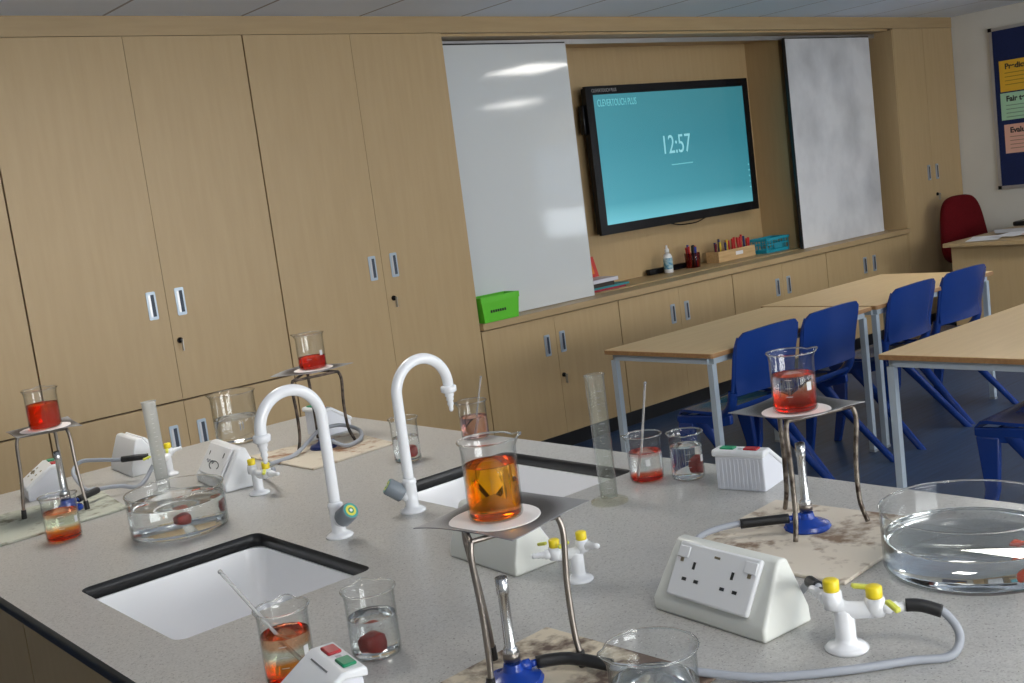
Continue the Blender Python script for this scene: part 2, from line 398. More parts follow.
holed_wall('wall_front', 'y', YB-0.12, 0.12, XL-0.1, XR+0.1, RW)
winglass = glass_mat('window_glass')
white_fr = mat('white_window_frame', (0.8, 0.8, 0.8), 0.4)
def window(n, axis, pos, u0, u1, z0, z1, mull):
    bm = newbm(); w = 0.05
    def bx(bm, a, b_, c, d, t0=0.03, t1=0.09):
        if axis == 'x': box(bm, pos+t0, pos+t1, a, b_, c, d)
        else: box(bm, a, b_, pos+t0, pos+t1, c, d)
    bx(bm, u0, u1, z0, z0+w); bx(bm, u0, u1, z1-w, z1); bx(bm, u0, u0+w, z0+w, z1-w); bx(bm, u1-w, u1, z0+w, z1-w)
    for q in mull: bx(bm, q-0.025, q+0.025, z0+w, z1-w)
    bx(bm, u0+w, u1-w, z0+0.36, z0+0.39)
    o = struct('window_%d' % n, bm, white_fr)
    g = newbm(); bx(g, u0+w, u1-w, z0+w, z1-w, 0.055, 0.061)
    obj('window_pane', g, winglass, o)
window(1, 'x', XR, *SW, [])
blind_m = bpy.data.materials.new('blind_fabric'); blind_m.use_nodes = True
_N = blind_m.node_tree.nodes; _L = blind_m.node_tree.links; _N.clear()
_o = _N.new('ShaderNodeOutputMaterial'); _t = _N.new('ShaderNodeBsdfTranslucent'); _t.inputs[0].default_value = (.9, .92, .95, 1); _d = _N.new('ShaderNodeBsdfDiffuse'); _d.inputs[0].default_value = (.6, .6, .6, 1)
_m = _N.new('ShaderNodeMixShader'); _m.inputs[0].default_value = .25; _L.new(_t.outputs[0], _m.inputs[1]); _L.new(_d.outputs[0], _m.inputs[2]); _L.new(_m.outputs[0], _o.inputs[0])
b = newbm(); box(b, 8.915, 8.918, -.39, 1.04, 1.24, 1.93)
_bl = obj('roller_blind', b, blind_m); tag(_bl, 'pale roller blind half lowered over the side window', 'blind')
b = newbm(); tube(b, [(8.93, -.39, 1.945), (8.93, 1.04, 1.945)], .02, 12); obj('blind_roller', b, white_fr, _bl, True)
window(2, 'y', YB-0.12, *RW[0], [0.78, 1.62])
window(3, 'y', YB-0.12, *RW[1], [4.78, 5.62])

# cornice above the cupboards and fixed recess panels
b = newbm(); box(b, 0.27, XR, 4.65, 4.69, 2.338, ZC); box(b, 0.27, 3.68, 4.69, YF, 2.338, 2.36)
struct('trim_1', b, woodh)
b = newbm(); box(b, 3.68, 8.0, 4.69, YF, 2.325, 2.345); struct('trim_2', b, wood)       # recess soffit
b = newbm(); box(b, 3.68, 8.0, 5.15, 5.19, 0.822, 2.325); struct('trim_3', b, wood)        # recess back panel
b = newbm(); box(b, 6.84, 6.865, 4.86, 5.15, 0.822, 2.325); struct('trim_4', b, wood)      # recess divider right of the screen
b = newbm(); box(b, 4.30, 4.325, 4.86, 5.15, 0.822, 2.325); struct('trim_5', b, wood)      # recess divider behind the left board

# ------------------------------------------------------------------ cupboards
YD = 4.65
def handle(parent, x, z, rz=0):
    bm = newbm(); w, h = 0.021, 0.060
    prism(bm, [(-w, -h+.004), (-w+.004, -h), (w-.004, -h), (w, -h+.004), (w, h-.004), (w-.004, h), (-w+.004, h), (-w, h-.004)], 'y', -0.003, 0.0)
    xf(bm, Matrix.Translation((x, YD, z)))
    hd = obj('handle', bm, handle_m, parent)
    bm = newbm(); box(bm, x-0.002, x+0.013, YD-0.0042, YD-0.0031, z-0.047, z+0.047); obj('finger_recess', bm, handle_d, hd)
    bm = newbm(); box(bm, x-0.013, x-0.003, YD-0.0045, YD-0.0031, z-0.047, z+0.047); obj('pull_plate', bm, alu, hd)
    return hd
def lock(parent, x, z):
    bm = newbm(); lathe(bm, [(0, 0), (0.013, 0), (0.013, 0.006), (0.008, 0.016), (0, 0.016)], 16); xf(bm, Matrix.Translation((x, YD, z)) @ Matrix.Rotation(PI/2, 4, 'X'))
    lk = obj('lock', bm, black_pl, parent, True)
    bm = newbm(); box(bm, x-0.001, x+0.001, YD-0.034, YD-0.014, z-0.006, z+0.006); box(bm, x+0.0, x+0.002, YD-0.03, YD-0.012, z-0.045, z-0.006)
    obj('key', bm, alu, lk)
def cupboard(name, label, x0, x1, split, tiers, handles, locks, z0, z1, zt, group, filler=None):
    t = thing(name, label, 'cupboard', (0, 0, 0), 0, group)
    bm = newbm(); box(bm, x0, x1, YD+0.021, YD+0.48, z0, z1)
    obj('carcass', bm, gap_m, t)
    bm = newbm(); box(bm, x0, x1, YD+0.06, YD+0.40, 0, z0); obj('plinth', bm, black, t)
    doors = []
    for (a, c) in tiers:
        for s, (u, v) in enumerate(((x0+0.0025, split-0.001), (split+0.001, x1-0.0025))):
            bm = newbm(); box(bm, u+(.001 if s == 0 else 0), v-(.001 if s else 0), YD, YD+0.020, a, c)
            d = obj('door', bm, wood, t); doors.append((d, s, a, c))
    for d, s, a, c in doors:
        for (hx, hz) in handles:
            if a < hz < c and ((hx < split) == (s == 0)): handle(d, hx, hz)
        for (kx, kz) in locks:
            if a < kz < c and s == (0 if kx < split else 1): lock(d, kx, kz)
    return t
g = 'tall beech storage cupboards'
cupboard('tall_cupboard', 'tall beech cupboard cut by the left photo edge, behind the left tripod', .27, 1.41, .84, [(0.10, .776), (.784, 2.3355)], [], [], .095, 2.337, 0, g)
cupboard('tall_cupboard', 'tall beech cupboard second from left, key hanging above the clear dish', 1.41, 2.545, 1.99, [(0.10, .776), (.784, 2.3355)], [(1.923, 1.206), (2.052, 1.206), (1.925, .62), (2.055, .62)], [(2.02, 1.04)], .095, 2.337, 0, g)
cupboard('tall_cupboard', 'tall beech cupboard just left of the clean whiteboard', 2.545, 3.68, 3.118, [(0.10, 2.3355)], [(3.06, 1.206), (3.188, 1.206)], [(3.157, 1.043)], .095, 2.337, 0, g)
g = 'low beech cupboards under the window ledge of the screen'
g = 'low beech cupboards under the long ledge'
cupboard('low_cupboard', 'low beech cupboard under the left whiteboard, with a key in its lock', 3.68, 4.735, 4.21, [(0.10, .775)], [(4.138, .617), (4.256, .620)], [(4.233, .432)], .095, .778, 0, g)
cupboard('low_cupboard', 'low beech cupboard under the left half of the screen', 4.735, 5.81, 5.276, [(0.10, .775)], [(5.205, .617), (5.337, .617)], [], .095, .778, 0, g)
cupboard('low_cupboard', 'low beech cupboard under the red pen box and blue basket', 5.81, 6.88, 6.35, [(0.10, .775)], [(6.285, .617), (6.412, .617)], [], .095, .778, 0, g)
cupboard('low_cupboard', 'low beech cupboard under the smeared right whiteboard', 6.88, 7.985, 7.43, [(0.10, .775)], [(7.367, .617), (7.492, .617)], [], .095, .778, 0, g)
cupboard('tall_cupboard', 'tall narrow beech cupboard in the room corner beside the red chair', 8.0, 8.895, 8.437, [(0.10, 2.3355)], [(8.378, 1.215), (8.503, 1.215)], [(8.476, 1.036)], .095, 2.337, 0, 'tall beech storage cupboards')
# ledge
b = newbm(); box(b, 3.682, 7.998, 4.626, 4.80, .782, .818); box(b, 3.682, 7.998, 4.80, 4.822, .782, .808); box(b, 3.682, 7.998, 4.822, 5.149, .782, .822)
t = tag(obj('ledge', b, woodh), 'long beech ledge on top of the low cupboards, below the screen', 'shelf')
bevel(t, 0.002)
b = newbm(); box(b, 7.986, 7.999, YD, 5.149, 0.0, 2.325); struct('trim_6', b, wood)
# whiteboards and their rail
def whiteboard(x0, x1, m, label):
    t = thing('sliding_whiteboard', label, 'whiteboard', (0, 0, 0), 0, 'sliding whiteboards')
    bm = newbm(); box(bm, x0, x1, 4.76, 4.785, .8215, 2.292); obj('board_panel', bm, m, t)
    bm = newbm(); box(bm, x0, x1, 4.7605, 4.784, 2.292, 2.30); obj('hanger_strip', bm, black, t)
    bm = newbm(); box(bm, x0-0.004 if x0 > 5 else x1, x0 if x0 > 5 else x1+0.003, 4.759, 4.786, .8215, 2.292); obj('edge_strip', bm, alu if x0 < 5 else black, t)
whiteboard(3.684, 4.655, wb_clean, 'clean glossy whiteboard left of the screen, reflecting ceiling lights')
whiteboard(6.782, 7.845, wb_dirty, 'smeared grey whiteboard right of the screen')
b = newbm(); box(b, 3.684, 7.984, 4.80, 4.83, 2.296, 2.316); box(b, 3.684, 7.984, 4.795, 4.80, 2.292, 2.320)
tag(obj('sliding_rail', b, alu), 'thin metal sliding rail across the top of the screen recess', 'rail')

# ------------------------------------------------------------------ screen
def screen():
    x0, x1, z0, z1, yf, yb = 5.062, 6.69, 1.140, 2.072, 5.045, 5.095
    t = thing('wall_screen', 'large black-framed wall screen showing a teal lock screen with the time', 'screen', ((x0+x1)/2, yf, z0))
    ox, oz = -(x0+x1)/2, -z0
    T = Matrix.Translation((ox, -yf, oz))
    bm = newbm(); box(bm, x0+.01, x1-.01, yf+.012, yb, z0+.01, z1-.01); xf(bm, T); obj('back_housing', bm, black_pl, t)
    fx0, fx1, fz0, fz1 = 5.125, 6.635, 1.20, 2.018
    bm = newbm()
    box(bm, x0, fx0, yf, yf+.022, z0, z1); box(bm, fx1, x1, yf, yf+.022, z0, z1); box(bm, fx0, fx1, yf, yf+.03, z0, fz0); box(bm, fx0, fx1, yf, yf+.03, fz1, z1)
    xf(bm, T); bezel = obj('bezel', bm, black_pl, t)
    M = bpy.data.materials.new('lit_teal_display'); M.use_nodes = True; N, L, p = nodes(M)
    p.inputs['Base Color'].default_value = (0.01, 0.02, 0.02, 1); p.inputs['Roughness'].default_value = 0.25
    tc = N.new('ShaderNodeTexCoord'); sx = N.new('ShaderNodeSeparateXYZ'); L.new(tc.outputs['Generated'], sx.inputs[0])
    cr = N.new('ShaderNodeValToRGB'); e = cr.color_ramp.elements
    e[0].position = 0; e[0].color = (0.16, 0.56, 0.66, 1); e[1].position = 1; e[1].color = (0.05, 0.25, 0.30, 1)
    x = e.new(0.16); x.color = (0.065, 0.34, 0.42, 1); x = e.new(0.6); x.color = (0.045, 0.27, 0.34, 1)
    c2 = N.new('ShaderNodeValToRGB'); f = c2.color_ramp.elements; f[0].position = 0.0; f[0].color = (1.15, 1.15, 1.15, 1); f[1].position = 1; f[1].color = (0.80, 0.82, 0.82, 1)
    mx = N.new('ShaderNodeMix'); mx.data_type = 'RGBA'; mx.blend_type = 'MULTIPLY'; mx.inputs[0].default_value = 1
    L.new(sx.outputs[2], cr.inputs[0]); L.new(sx.outputs[0], c2.inputs[0]); L.new(cr.outputs[0], mx.inputs[6]); L.new(c2.outputs[0], mx.inputs[7])
    L.new(mx.outputs[2], p.inputs['Emission Color']); p.inputs['Emission Strength'].default_value = 0.72
    bm = newbm(); box(bm, fx0, fx1, yf+.006, yf+.012, fz0, fz1); xf(bm, T); d = obj('display', bm, M, t)
    lit = mat('lit_text', (0.1, 0.2, 0.2), 0.4, emis=(0.25, 0.60, 0.68), estr=0.72)
    lit2 = mat('lit_text_faint', (0.1, 0.2, 0.2), 0.4, emis=(0.10, 0.42, 0.48), estr=0.8)
    R = Matrix.Rotation(PI/2, 4, 'X')
    bm = text_bm('12:57', 0.175, T @ Matrix.Translation((5.715, yf+.0052, 1.605)) @ R @ Matrix.Scale(0.78, 4, (1, 0, 0))); obj('clock_digits', bm, lit, d)
    bm = text_bm('CLEVERTOUCH PLUS', 0.062, T @ Matrix.Translation((5.16, yf+.0052, 1.945)) @ R @ Matrix.Scale(0.62, 4, (1, 0, 0))); obj('display_lettering', bm, lit2, d)
    bm = newbm(); box(bm, 5.80, 6.02, yf+.0045, yf+.0055, 1.525, 1.532); xf(bm, T); obj('date_line', bm, lit2, d)
    bm = text_bm('CLEVERTOUCH PLUS', 0.030, T @ Matrix.Translation((5.115, yf-.0006, 2.034)) @ R @ Matrix.Scale(0.8, 4, (1, 0, 0))); obj('bezel_lettering', bm, mat('grey_print', (0.35, 0.35, 0.35), 0.5), bezel)
    bm = newbm(); box(bm, x0-.022, x0, yf+.02, yf+.06, 1.86-.08, 1.86+.10); xf(bm, T); bevel(obj('side_bracket', bm, black_pl, t), 0.006)
    bm = newbm(); tube(bm, smooth_path([(5.75, yf+.02, z0), (5.85, yf+.02, z0-.018), (6.0, yf+.02, z0-.02), (6.1, yf+.02, z0)]), 0.004, 8); xf(bm, T); obj('cable_loop', bm, black_pl, t)
    for i in range(5):
        bm = newbm(); box(bm, 6.618, 6.628, yf+.0045, yf+.0055, 1.30+.04*i, 1.31+.04*i); xf(bm, T); obj('menu_icon', bm, lit2, d)
screen()

# ------------------------------------------------------------------ ledge objects
def basket(name, label, x0, x1, y0, y1, z, h, m, holes, lab):
    t = thing(name, label, 'basket', ((x0+x1)/2, (y0+y1)/2, z))
    hx, hy = (x1-x0)/2, (y1-y0)/2; bm = newbm(); th = 0.003; tp = 0.88
    def ring(fx, fy, z): return [bm.verts.new(p) for p in ((-fx, -fy, z), (fx, -fy, z), (fx, fy, z), (-fx, fy, z))]
    def link(a, b_):
        for k in range(4): bm.faces.new((a[k], a[(k+1) % 4], b_[(k+1) % 4], b_[k]))
    if not holes:
        a = ring(hx*tp, hy*tp, 0); b2 = ring(hx*.97, hy*.97, h-.03); c = ring(hx, hy, h-.03); d = ring(hx, hy, h); e = ring(hx-.006, hy-.006, h); f = ring(hx*tp-.004, hy*tp-.004, .004)
        bm.faces.new(a[::-1]); link(a, b2); link(b2, c); link(c, d); link(d, e); link(e, f); bm.faces.new(f)
        obj('basket_body', bm, m, t)
        for k in range(7):
            bm = newbm(); box(bm, -hx*.55+k*.016, -hx*.55+k*.016+.010, -hy*.935-.0022, -hy*.93, h*.36, h*.36+.014); obj('printed_letter', bm, ink, t)
    else:
        box(bm, -hx*tp, hx*tp, -hy*tp, hy*tp, 0, .003)
        for (zz0, zz1) in ((0, .02), (h*.52, h*.60), (h-.018, h)):
            q = tp + (1-tp)*((zz0+zz1)/2/h); X, Y = hx*q, hy*q
            box(bm, -X, X, -Y, -Y+th, zz0, zz1); box(bm, -X, X, Y-th, Y, zz0, zz1); box(bm, -X, -X+th, -Y, Y, zz0, zz1); box(bm, X-th, X, -Y, Y, zz0, zz1)
        for k in range(9):
            u = -hx*.9 + k*hx*1.8/8
            box(bm, u-.0035, u+.0035, -hy*.94, -hy*.94+th, 0, h); box(bm, u-.0035, u+.0035, hy*.94-th, hy*.94, 0, h)
        for k in range(5):
            v = -hy*.85 + k*hy*1.7/4
            box(bm, -hx*.95, -hx*.95+th, v-.0035, v+.0035, 0, h); box(bm, hx*.95-th, hx*.95, v-.0035, v+.0035, 0, h)
        obj('basket_body', bm, m, t)
        bm = newbm(); box(bm, -hx*.35, hx*.35, -hy*.95-.002, -hy*.94, h*.25, h*.62); obj('front_tag', bm, mat('teal_tag', (.02, .26, .36), .4), t)
basket('plastic_basket', 'bright green plastic basket on the ledge in front of the left whiteboard', 3.685, 3.955, 4.622, 4.748, .819, .137, green_pl, False, '')
basket('lattice_basket', 'teal lattice plastic basket at the right end of the screen recess', 6.54, 6.82, 4.90, 5.06, .823, .105, teal_pl, True, '')
# books and papers behind the left whiteboard's edge
zz = .8225
stack = [('red exercise book at the bottom of the ledge pile', 'exercise_book', (0.35, 0.02, 0.04), .012, 4.70, 5.03, .02),
         ('teal exercise book second from the bottom of the ledge pile', 'exercise_book', (0.03, 0.25, 0.28), .012, 4.71, 5.06, -.03),
         ('dark folder in the middle of the ledge pile', 'folder', (0.035, 0.025, 0.02), .025, 4.70, 4.93, .0),
         ('white paper wad on top of the ledge pile', 'paper_pile', (0.65, 0.65, 0.72), .022, 4.70, 4.97, .03)]
for lb, nm, col, th, xa, xb, rz in stack:
    bm = newbm(); box(bm, -(xb-xa)/2, (xb-xa)/2, -.10, .10, 0, th)
    o = obj(nm, bm, mat(nm+'_cover', col, .5)); o.location = ((xa+xb)/2, 4.955, zz); o.rotation_euler = (0, 0, rz); zz += th + .0004
    tag(o, lb, 'book' if 'book' in nm else nm.replace('_', ' '), 'stationery pile beside the left whiteboard')
bm = newbm(); box(bm, -.09, .09, 0, .012, 0, .13); o = obj('leaning_booklet', bm, mat('booklet_red', (.62, .06, .05), .5)); o.location = (4.90, 5.02, zz); o.rotation_euler = (-.25, 0, .2)
tag(o, 'red and orange booklet leaning upright on the ledge pile', 'booklet')
bm = newbm(); box(bm, -.04, .05, -.0012, 0, .02, .09); obj('cover_picture', bm, mat('booklet_orange', (.75, .25, .04), .5), o)
# cleaning spray
t = thing('spray_bottle', 'small white cleaner bottle with blue label below the screen', 'bottle', (5.64, 5.035, .8225)); t.scale = (.95, .95, .85)
bm = newbm(); lathe(bm, [(0, 0), (.030, 0), (.032, .005), (.032, .125), (.024, .145), (.013, .152), (.013, .16)], 24); lathe(bm, [(0, .15), (.013, .151), (.013, .16), (0, .16)], 24)
obj('bottle_body', bm, white_pl, t, True)
bm = newbm(); lathe(bm, [(.0325, .03), (.0328, .031), (.0328, .115), (.0325, .116)], 24); obj('bottle_label', bm, noise_col(mat('blue_label', (.05, .3, .45), .4), (.02, .22, .40), (.45, .62, .65), (1, 1, 1), 40, 2), t, True)
bm = newbm(); lathe(bm, [(0, .155), (.016, .155), (.016, .185), (.008, .19), (.007, .215), (0, .216)], 20); obj('nozzle', bm, white_pl, t, True)
# board eraser
bm = newbm(); box(bm, -.19, .19, -.02, .02, 0, .038); o = obj('board_eraser', bm, black_pl); o.location = (5.70, 5.105, .8225); bevel(o, .006)
tag(o, 'long black board wiper lying behind the white cleaner bottle', 'wiper')
# pen pot
pot = thing('pen_pot', 'clear pot of red and dark pens between cleaner bottle and pen box', 'pot', (5.885, 5.03, .8225))
bm = newbm(); lathe(bm, [(0, 0), (.050, 0), (.053, .10), (.0515, .10), (.0485, .003), (0, .003)], 20); obj('pot_body', bm, glass_mat('reddish_clear_plastic', (.75, .45, .45), (.4, .12, .12)), pot, True)
def pen(x, y, z, L_, lean, az, col, lb, grp):
    bm = newbm(); tube(bm, [(0, 0, 0), (0, 0, L_*.72)], .0065, 8)
    o = obj('marker_pen', bm, mat('pen_'+lb[:12], col, .4)); o.location = (x, y, z); o.rotation_euler = (lean*math.cos(az), lean*math.sin(az), 0)
    bm = newbm(); tube(bm, [(0, 0, L_*.72), (0, 0, L_)], .008, 8); obj('pen_cap', bm, mat('cap', col, .4), o)
    tag(o, lb, 'pen', grp)
cols = [((.45, .01, .01), 'red'), ((.01, .01, .012), 'black'), ((.01, .03, .30), 'blue'), ((.45, .01, .01), 'red')]
for k in range(8):
    col, nm = cols[k % 4]; a = k*2*PI/8
    pen(5.885+.028*math.cos(a), 5.03+.028*math.sin(a), .8265, .135+.008*(k % 3), .07, a*1.7, col, nm+' pen standing in the clear pen pot', nm+' pens in the clear pot')
# pen box
t = thing('pen_box', 'small wooden tray full of pens beside the teal basket', 'box', (6.305, 5.03, .8225), .0)
bm = newbm(); x0, x1, y0, y1 = -.21, .20, -.055, .055
box(bm, x0, x1, y0, y1, 0, .008); box(bm, x0, x1, y0, y0+.008, .008, .075); box(bm, x0, x1, y1-.008, y1, .008, .075); box(bm, x0, x0+.008, y0+.008, y1-.008, .008, .075); box(bm, x1-.008, x1, y0+.008, y1-.008, .008, .075)
obj('tray', bm, wood_light, t)
bm = newbm(); box(bm, -.02, .06, y0-.0012, y0, .03, .055); obj('paper_tag', bm, paper, t)
bcols = [((.16, .005, .02), 'maroon'), ((.01, .02, .12), 'navy'), ((.65, .45, .02), 'yellow'), ((.01, .03, .22), 'blue'), ((.05, .03, .02), 'dark brown'), ((.48, .01, .01), 'red')]
for k in range(22):
    col, nm = bcols[k % 5] if k < 9 else bcols[5]
    if k == 15: col, nm = bcols[0]
    if k == 19: col, nm = bcols[1]
    side = ' in the right half of the wooden tray' if k >= 9 else ' in the left half of the wooden tray'
    pen(6.12+.0172*k, 5.03+random.uniform(-.03, .03), .831, random.uniform(.115, .15), random.uniform(0, .10), random.uniform(0, 6), col, nm+' pen standing'+side, nm+' pens in the wooden tray')

# ------------------------------------------------------------------ notice board on the right wall
t = thing('notice_board', 'navy notice board with three coloured posters on the right wall', 'notice board', (XR, 3.72, 1.02))
bm = newbm(); box(bm, -.018, -.002, -.60, .60, 0, 1.235); obj('felt_panel', bm, navy, t)
bm = newbm()
for (a, b_, c, d) in ((-.62, .62, -.012, .012), (-.62, .62, 1.223, 1.247), (-.62, -.596, .012, 1.223), (.596, .62, .012, 1.223)): box(bm, -.024, -.001, a, b_, c, d)
obj('frame', bm, alu, t)
for yy in (-.61, .61):
    for z_ in (0, 1.235):
        bm = newbm(); box(bm, -.027, -.0005, yy-.014, yy+.014, z_-.014, z_+.014); obj('corner_cap', bm, black_pl, t)
for (za, zb, col, s, lb) in ((1.765, 2.005, (.80, .46, .03), 'Prediction', 'orange yellow poster headed Prediction, topmost of three on the notice board'), (1.545, 1.755, (.40, .66, .44), 'Fair test', 'pale green poster headed Fair test, middle of three on the notice board'), (1.285, 1.510, (.76, .43, .33), 'Evaluation', 'salmon pink poster headed Evaluation, lowest of three on the notice board')):
    y1_ = 4.275 if za > 1.6 else (4.28 if za > 1.4 else 4.265)
    p = thing('poster', lb, 'poster', (XR-.0185, y1_, za), 0, 'posters on the notice board')
    w = .42; h = zb-za
    bm = newbm(); box(bm, -.0012, -.0002, -w, 0, 0, h); obj('sheet', bm, mat('poster_sheet_'+s[:4], col, .6), p)
    Mx = Matrix.Translation((-.0016, -.045, h-.065)) @ Matrix(((0, 0, -1, 0), (-1, 0, 0, 0), (0, 1, 0, 0), (0, 0, 0, 1)))
    bm = text_bm(s, .058, Mx, .0003, .0022); obj('heading', bm, ink, p)
    for k in range(4):
        bm = newbm(); box(bm, -.0018, -.0013, -w+.03+.02*(k % 2), -.04, h-.10-.03*k, h-.094-.03*k); obj('text_line', bm, mat('ink_soft', tuple(c*.45 for c in col), .6), p)

# ------------------------------------------------------------------ teacher's desk and chair
t = thing('teacher_desk', 'beech teacher desk at the right edge, papers on it', 'desk', (7.42, 4.06, 0))
bm = newbm(); box(bm, 0, 1.40, -1.25, 0, .712, .74); bevel(obj('desk_top', bm, woodh, t), .003)
bm = newbm(); box(bm, .08, .105, -1.20, -.02, 0.0, .712); obj('side_panel', bm, wood, t)
bm = newbm(); box(bm, 1.30, 1.325, -1.20, -.02, 0.0, .712); obj('side_panel', bm, wood, t)
bm = newbm(); box(bm, .105, 1.30, -1.10, -1.08, 0.25, .712); obj('modesty_panel', bm, wood, t)
for k, (x, y, rz, lb, col) in enumerate([(7.62, 3.85, .3, 'white sheet nearest the left corner of the teacher desk', (.8, .8, .82)), (7.78, 3.72, -.2, 'white sheet crossing the pile on the teacher desk', (.82, .82, .84)),
                            (8.02, 3.86, .5, 'grey printed sheet at the back of the teacher desk', (.6, .6, .62)), (7.80, 3.52, .1, 'sheet with a red band at the front of the teacher desk', (.80, .50, .44)), (8.1, 3.60, -.4, 'white sheet under the black box on the teacher desk', (.8, .8, .8))]):
    bm = newbm(); n = 6; vs = []
    for i in range(n+1):
        for j in range(n+1): vs.append(bm.verts.new((-.15+.3*i/n, -.105+.21*j/n, .002*math.sin(i*1.3+k)+.0035*(i/n)*(j/n))))
    for i in range(n):
        for j in range(n): bm.faces.new((vs[i*(n+1)+j], vs[(i+1)*(n+1)+j], vs[(i+1)*(n+1)+j+1], vs[i*(n+1)+j+1]))
    o = obj('paper_sheet', bm, mat('sheet', col, .8)); o.location = (x, y, .744+.005*k); o.rotation_euler = (0, 0, rz)
    md = o.modifiers.new('s', 'SOLIDIFY'); md.thickness = .001
    tag(o, lb, 'paper', 'papers on the teacher desk')
bm = newbm(); box(bm, -.13, .13, -.09, .09, 0, .035); o = obj('black_case', bm, black_pl); o.location = (8.25, 3.80, .772); bevel(o, .012); tag(o, 'flat black case on the teacher desk at the right edge', 'case')
# red office chair
t = thing('office_chair', 'dark red upholstered office chair behind the teacher desk', 'chair', (8.37, 4.31, 0), math.radians(-12))
def pad(w, h, th, n=20, taper=0.8):
    bm = newbm()
    def outline(s, off):
        r = []
        for k in range(40):
            a = 2*PI*k/40; c, s_ = math.cos(a), math.sin(a); e = .55
            x = math.copysign(abs(c)**e, c)*w/2; z = math.copysign(abs(s_)**e, s_)*h/2
            x *= 1 - (1-taper)*(z/h+.5)
            r.append(bm.verts.new((x*s, off, z*s)))
        return r
    R = [outline(.90, -th/2), outline(.98, -th*.32), outline(1, 0), outline(.98, th*.32), outline(.90, th/2)]
    for a, b_ in zip(R, R[1:]):
        for k in range(40): bm.faces.new((a[k], a[(k+1) % 40], b_[(k+1) % 40], b_[k]))
    bm.faces.new(R[0]); bm.faces.new(R[-1][::-1]); return bm
bm = pad(.56, .53, .07, taper=.70); xf(bm, Matrix.Translation((0, .10, .755)) @ Matrix.Rotation(-.10, 4, 'X')); autosmooth(obj('backrest', bm, red_fab, t), 50)
bm = pad(.46, .44, .07, taper=.95); xf(bm, Matrix.Translation((0, -.12, .45)) @ Matrix.Rotation(PI/2, 4, 'X')); autosmooth(obj('seat', bm, red_fab, t), 50)
bm = newbm(); tube(bm, smooth_path([(0, -.05, .40), (0, .12, .40), (0, .17, .48), (0, .15, .62)]), .015, 8); obj('back_bar', bm, black_pl, t)
bm = newbm(); tube(bm, [(0, -.12, .08), (0, -.12, .41)], .025, 12); obj('gas_column', bm, black_pl, t)
for k in range(5):
    a = k*2*PI/5; ex, ey = .26*math.cos(a), -.12+.26*math.sin(a)
    bm = newbm(); tube(bm, [(0, -.12, .10), (ex, ey, .065)], [.022, .014], 8); lg = obj('base_arm', bm, black_pl, t)
    bm = newbm(); lathe(bm, [(0, -.011), (.027, -.011), (.027, .011), (0, .011)], 16); xf(bm, Matrix.Translation((ex, ey, .028)) @ Matrix.Rotation(a, 4, 'Z') @ Matrix.Rotation(PI/2, 4, 'X')); obj('castor', bm, black_pl, lg)

# ------------------------------------------------------------------ classroom tables
def table(x0, x1, y0, y1, label):
    t = thing('classroom_table', label, 'table', ((x0+x1)/2, (y0+y1)/2, 0), 0, 'rectangular classroom tables')
    hx, hy = (x1-x0)/2, (y1-y0)/2; zt = .72
    bm = newbm(); c = .035
    pts = [(-hx+c, -hy), (hx-c, -hy), (hx, -hy+c), (hx, hy-c), (hx-c, hy), (-hx+c, hy), (-hx, hy-c), (-hx, -hy+c)]
    c2 = .006
    pts = [(-hx+c2, -hy), (hx-c2, -hy), (hx, -hy+c2), (hx, hy-c2), (hx-c2, hy), (-hx+c2, hy), (-hx, hy-c2), (-hx, -hy+c2)]
    prism(bm, pts, 'z', zt-.020, zt-.0015); obj('tabletop', bm, wood_dark, t)
    bm = newbm(); prism(bm, [(x*.997, y*.995) for x, y in pts], 'z', zt-.0015, zt); obj('tabletop_laminate', bm, table_lam, t)
    i = .035; s = .0125
    bm = newbm()
    box(bm, -hx+i, hx-i, -hy+i-s, -hy+i+s, zt-.05, zt-.021); box(bm, -hx+i, hx-i, hy-i-s, hy-i+s, zt-.05, zt-.021)
    box(bm, -hx+i-s, -hx+i+s, -hy+i+s, hy-i-s, zt-.05, zt-.021); box(bm, hx-i-s, hx-i+s, -hy+i+s, hy-i-s, zt-.05, zt-.021)
    obj('frame', bm, frame_m, t)
    for sx in (-1, 1):
        for sy in (-1, 1):
            bm = newbm(); X, Y = sx*(hx-i), sy*(hy-i)
            box(bm, X-s*1.1, X+s*1.1, Y-s*1.1, Y+s*1.1, .012, zt-.0505); l = obj('leg', bm, frame_m, t)
            bm = newbm(); box(bm, X-s*1.3, X+s*1.3, Y-s*1.3, Y+s*1.3, 0, .012); obj('foot_cap', bm, mat('grey_foot', (.30, .33, .36), .5), l)
table(3.592, 4.815, 3.022, 3.658, 'beech-topped table nearest the low cupboards, pushed against another beyond it')
table(4.838, 6.03, 3.010, 3.705, 'beech-topped table further right in the back row, farther from the camera')
table(3.690, 4.99, 1.69, 2.310, 'large beech-topped table at the right edge in front of the back row')

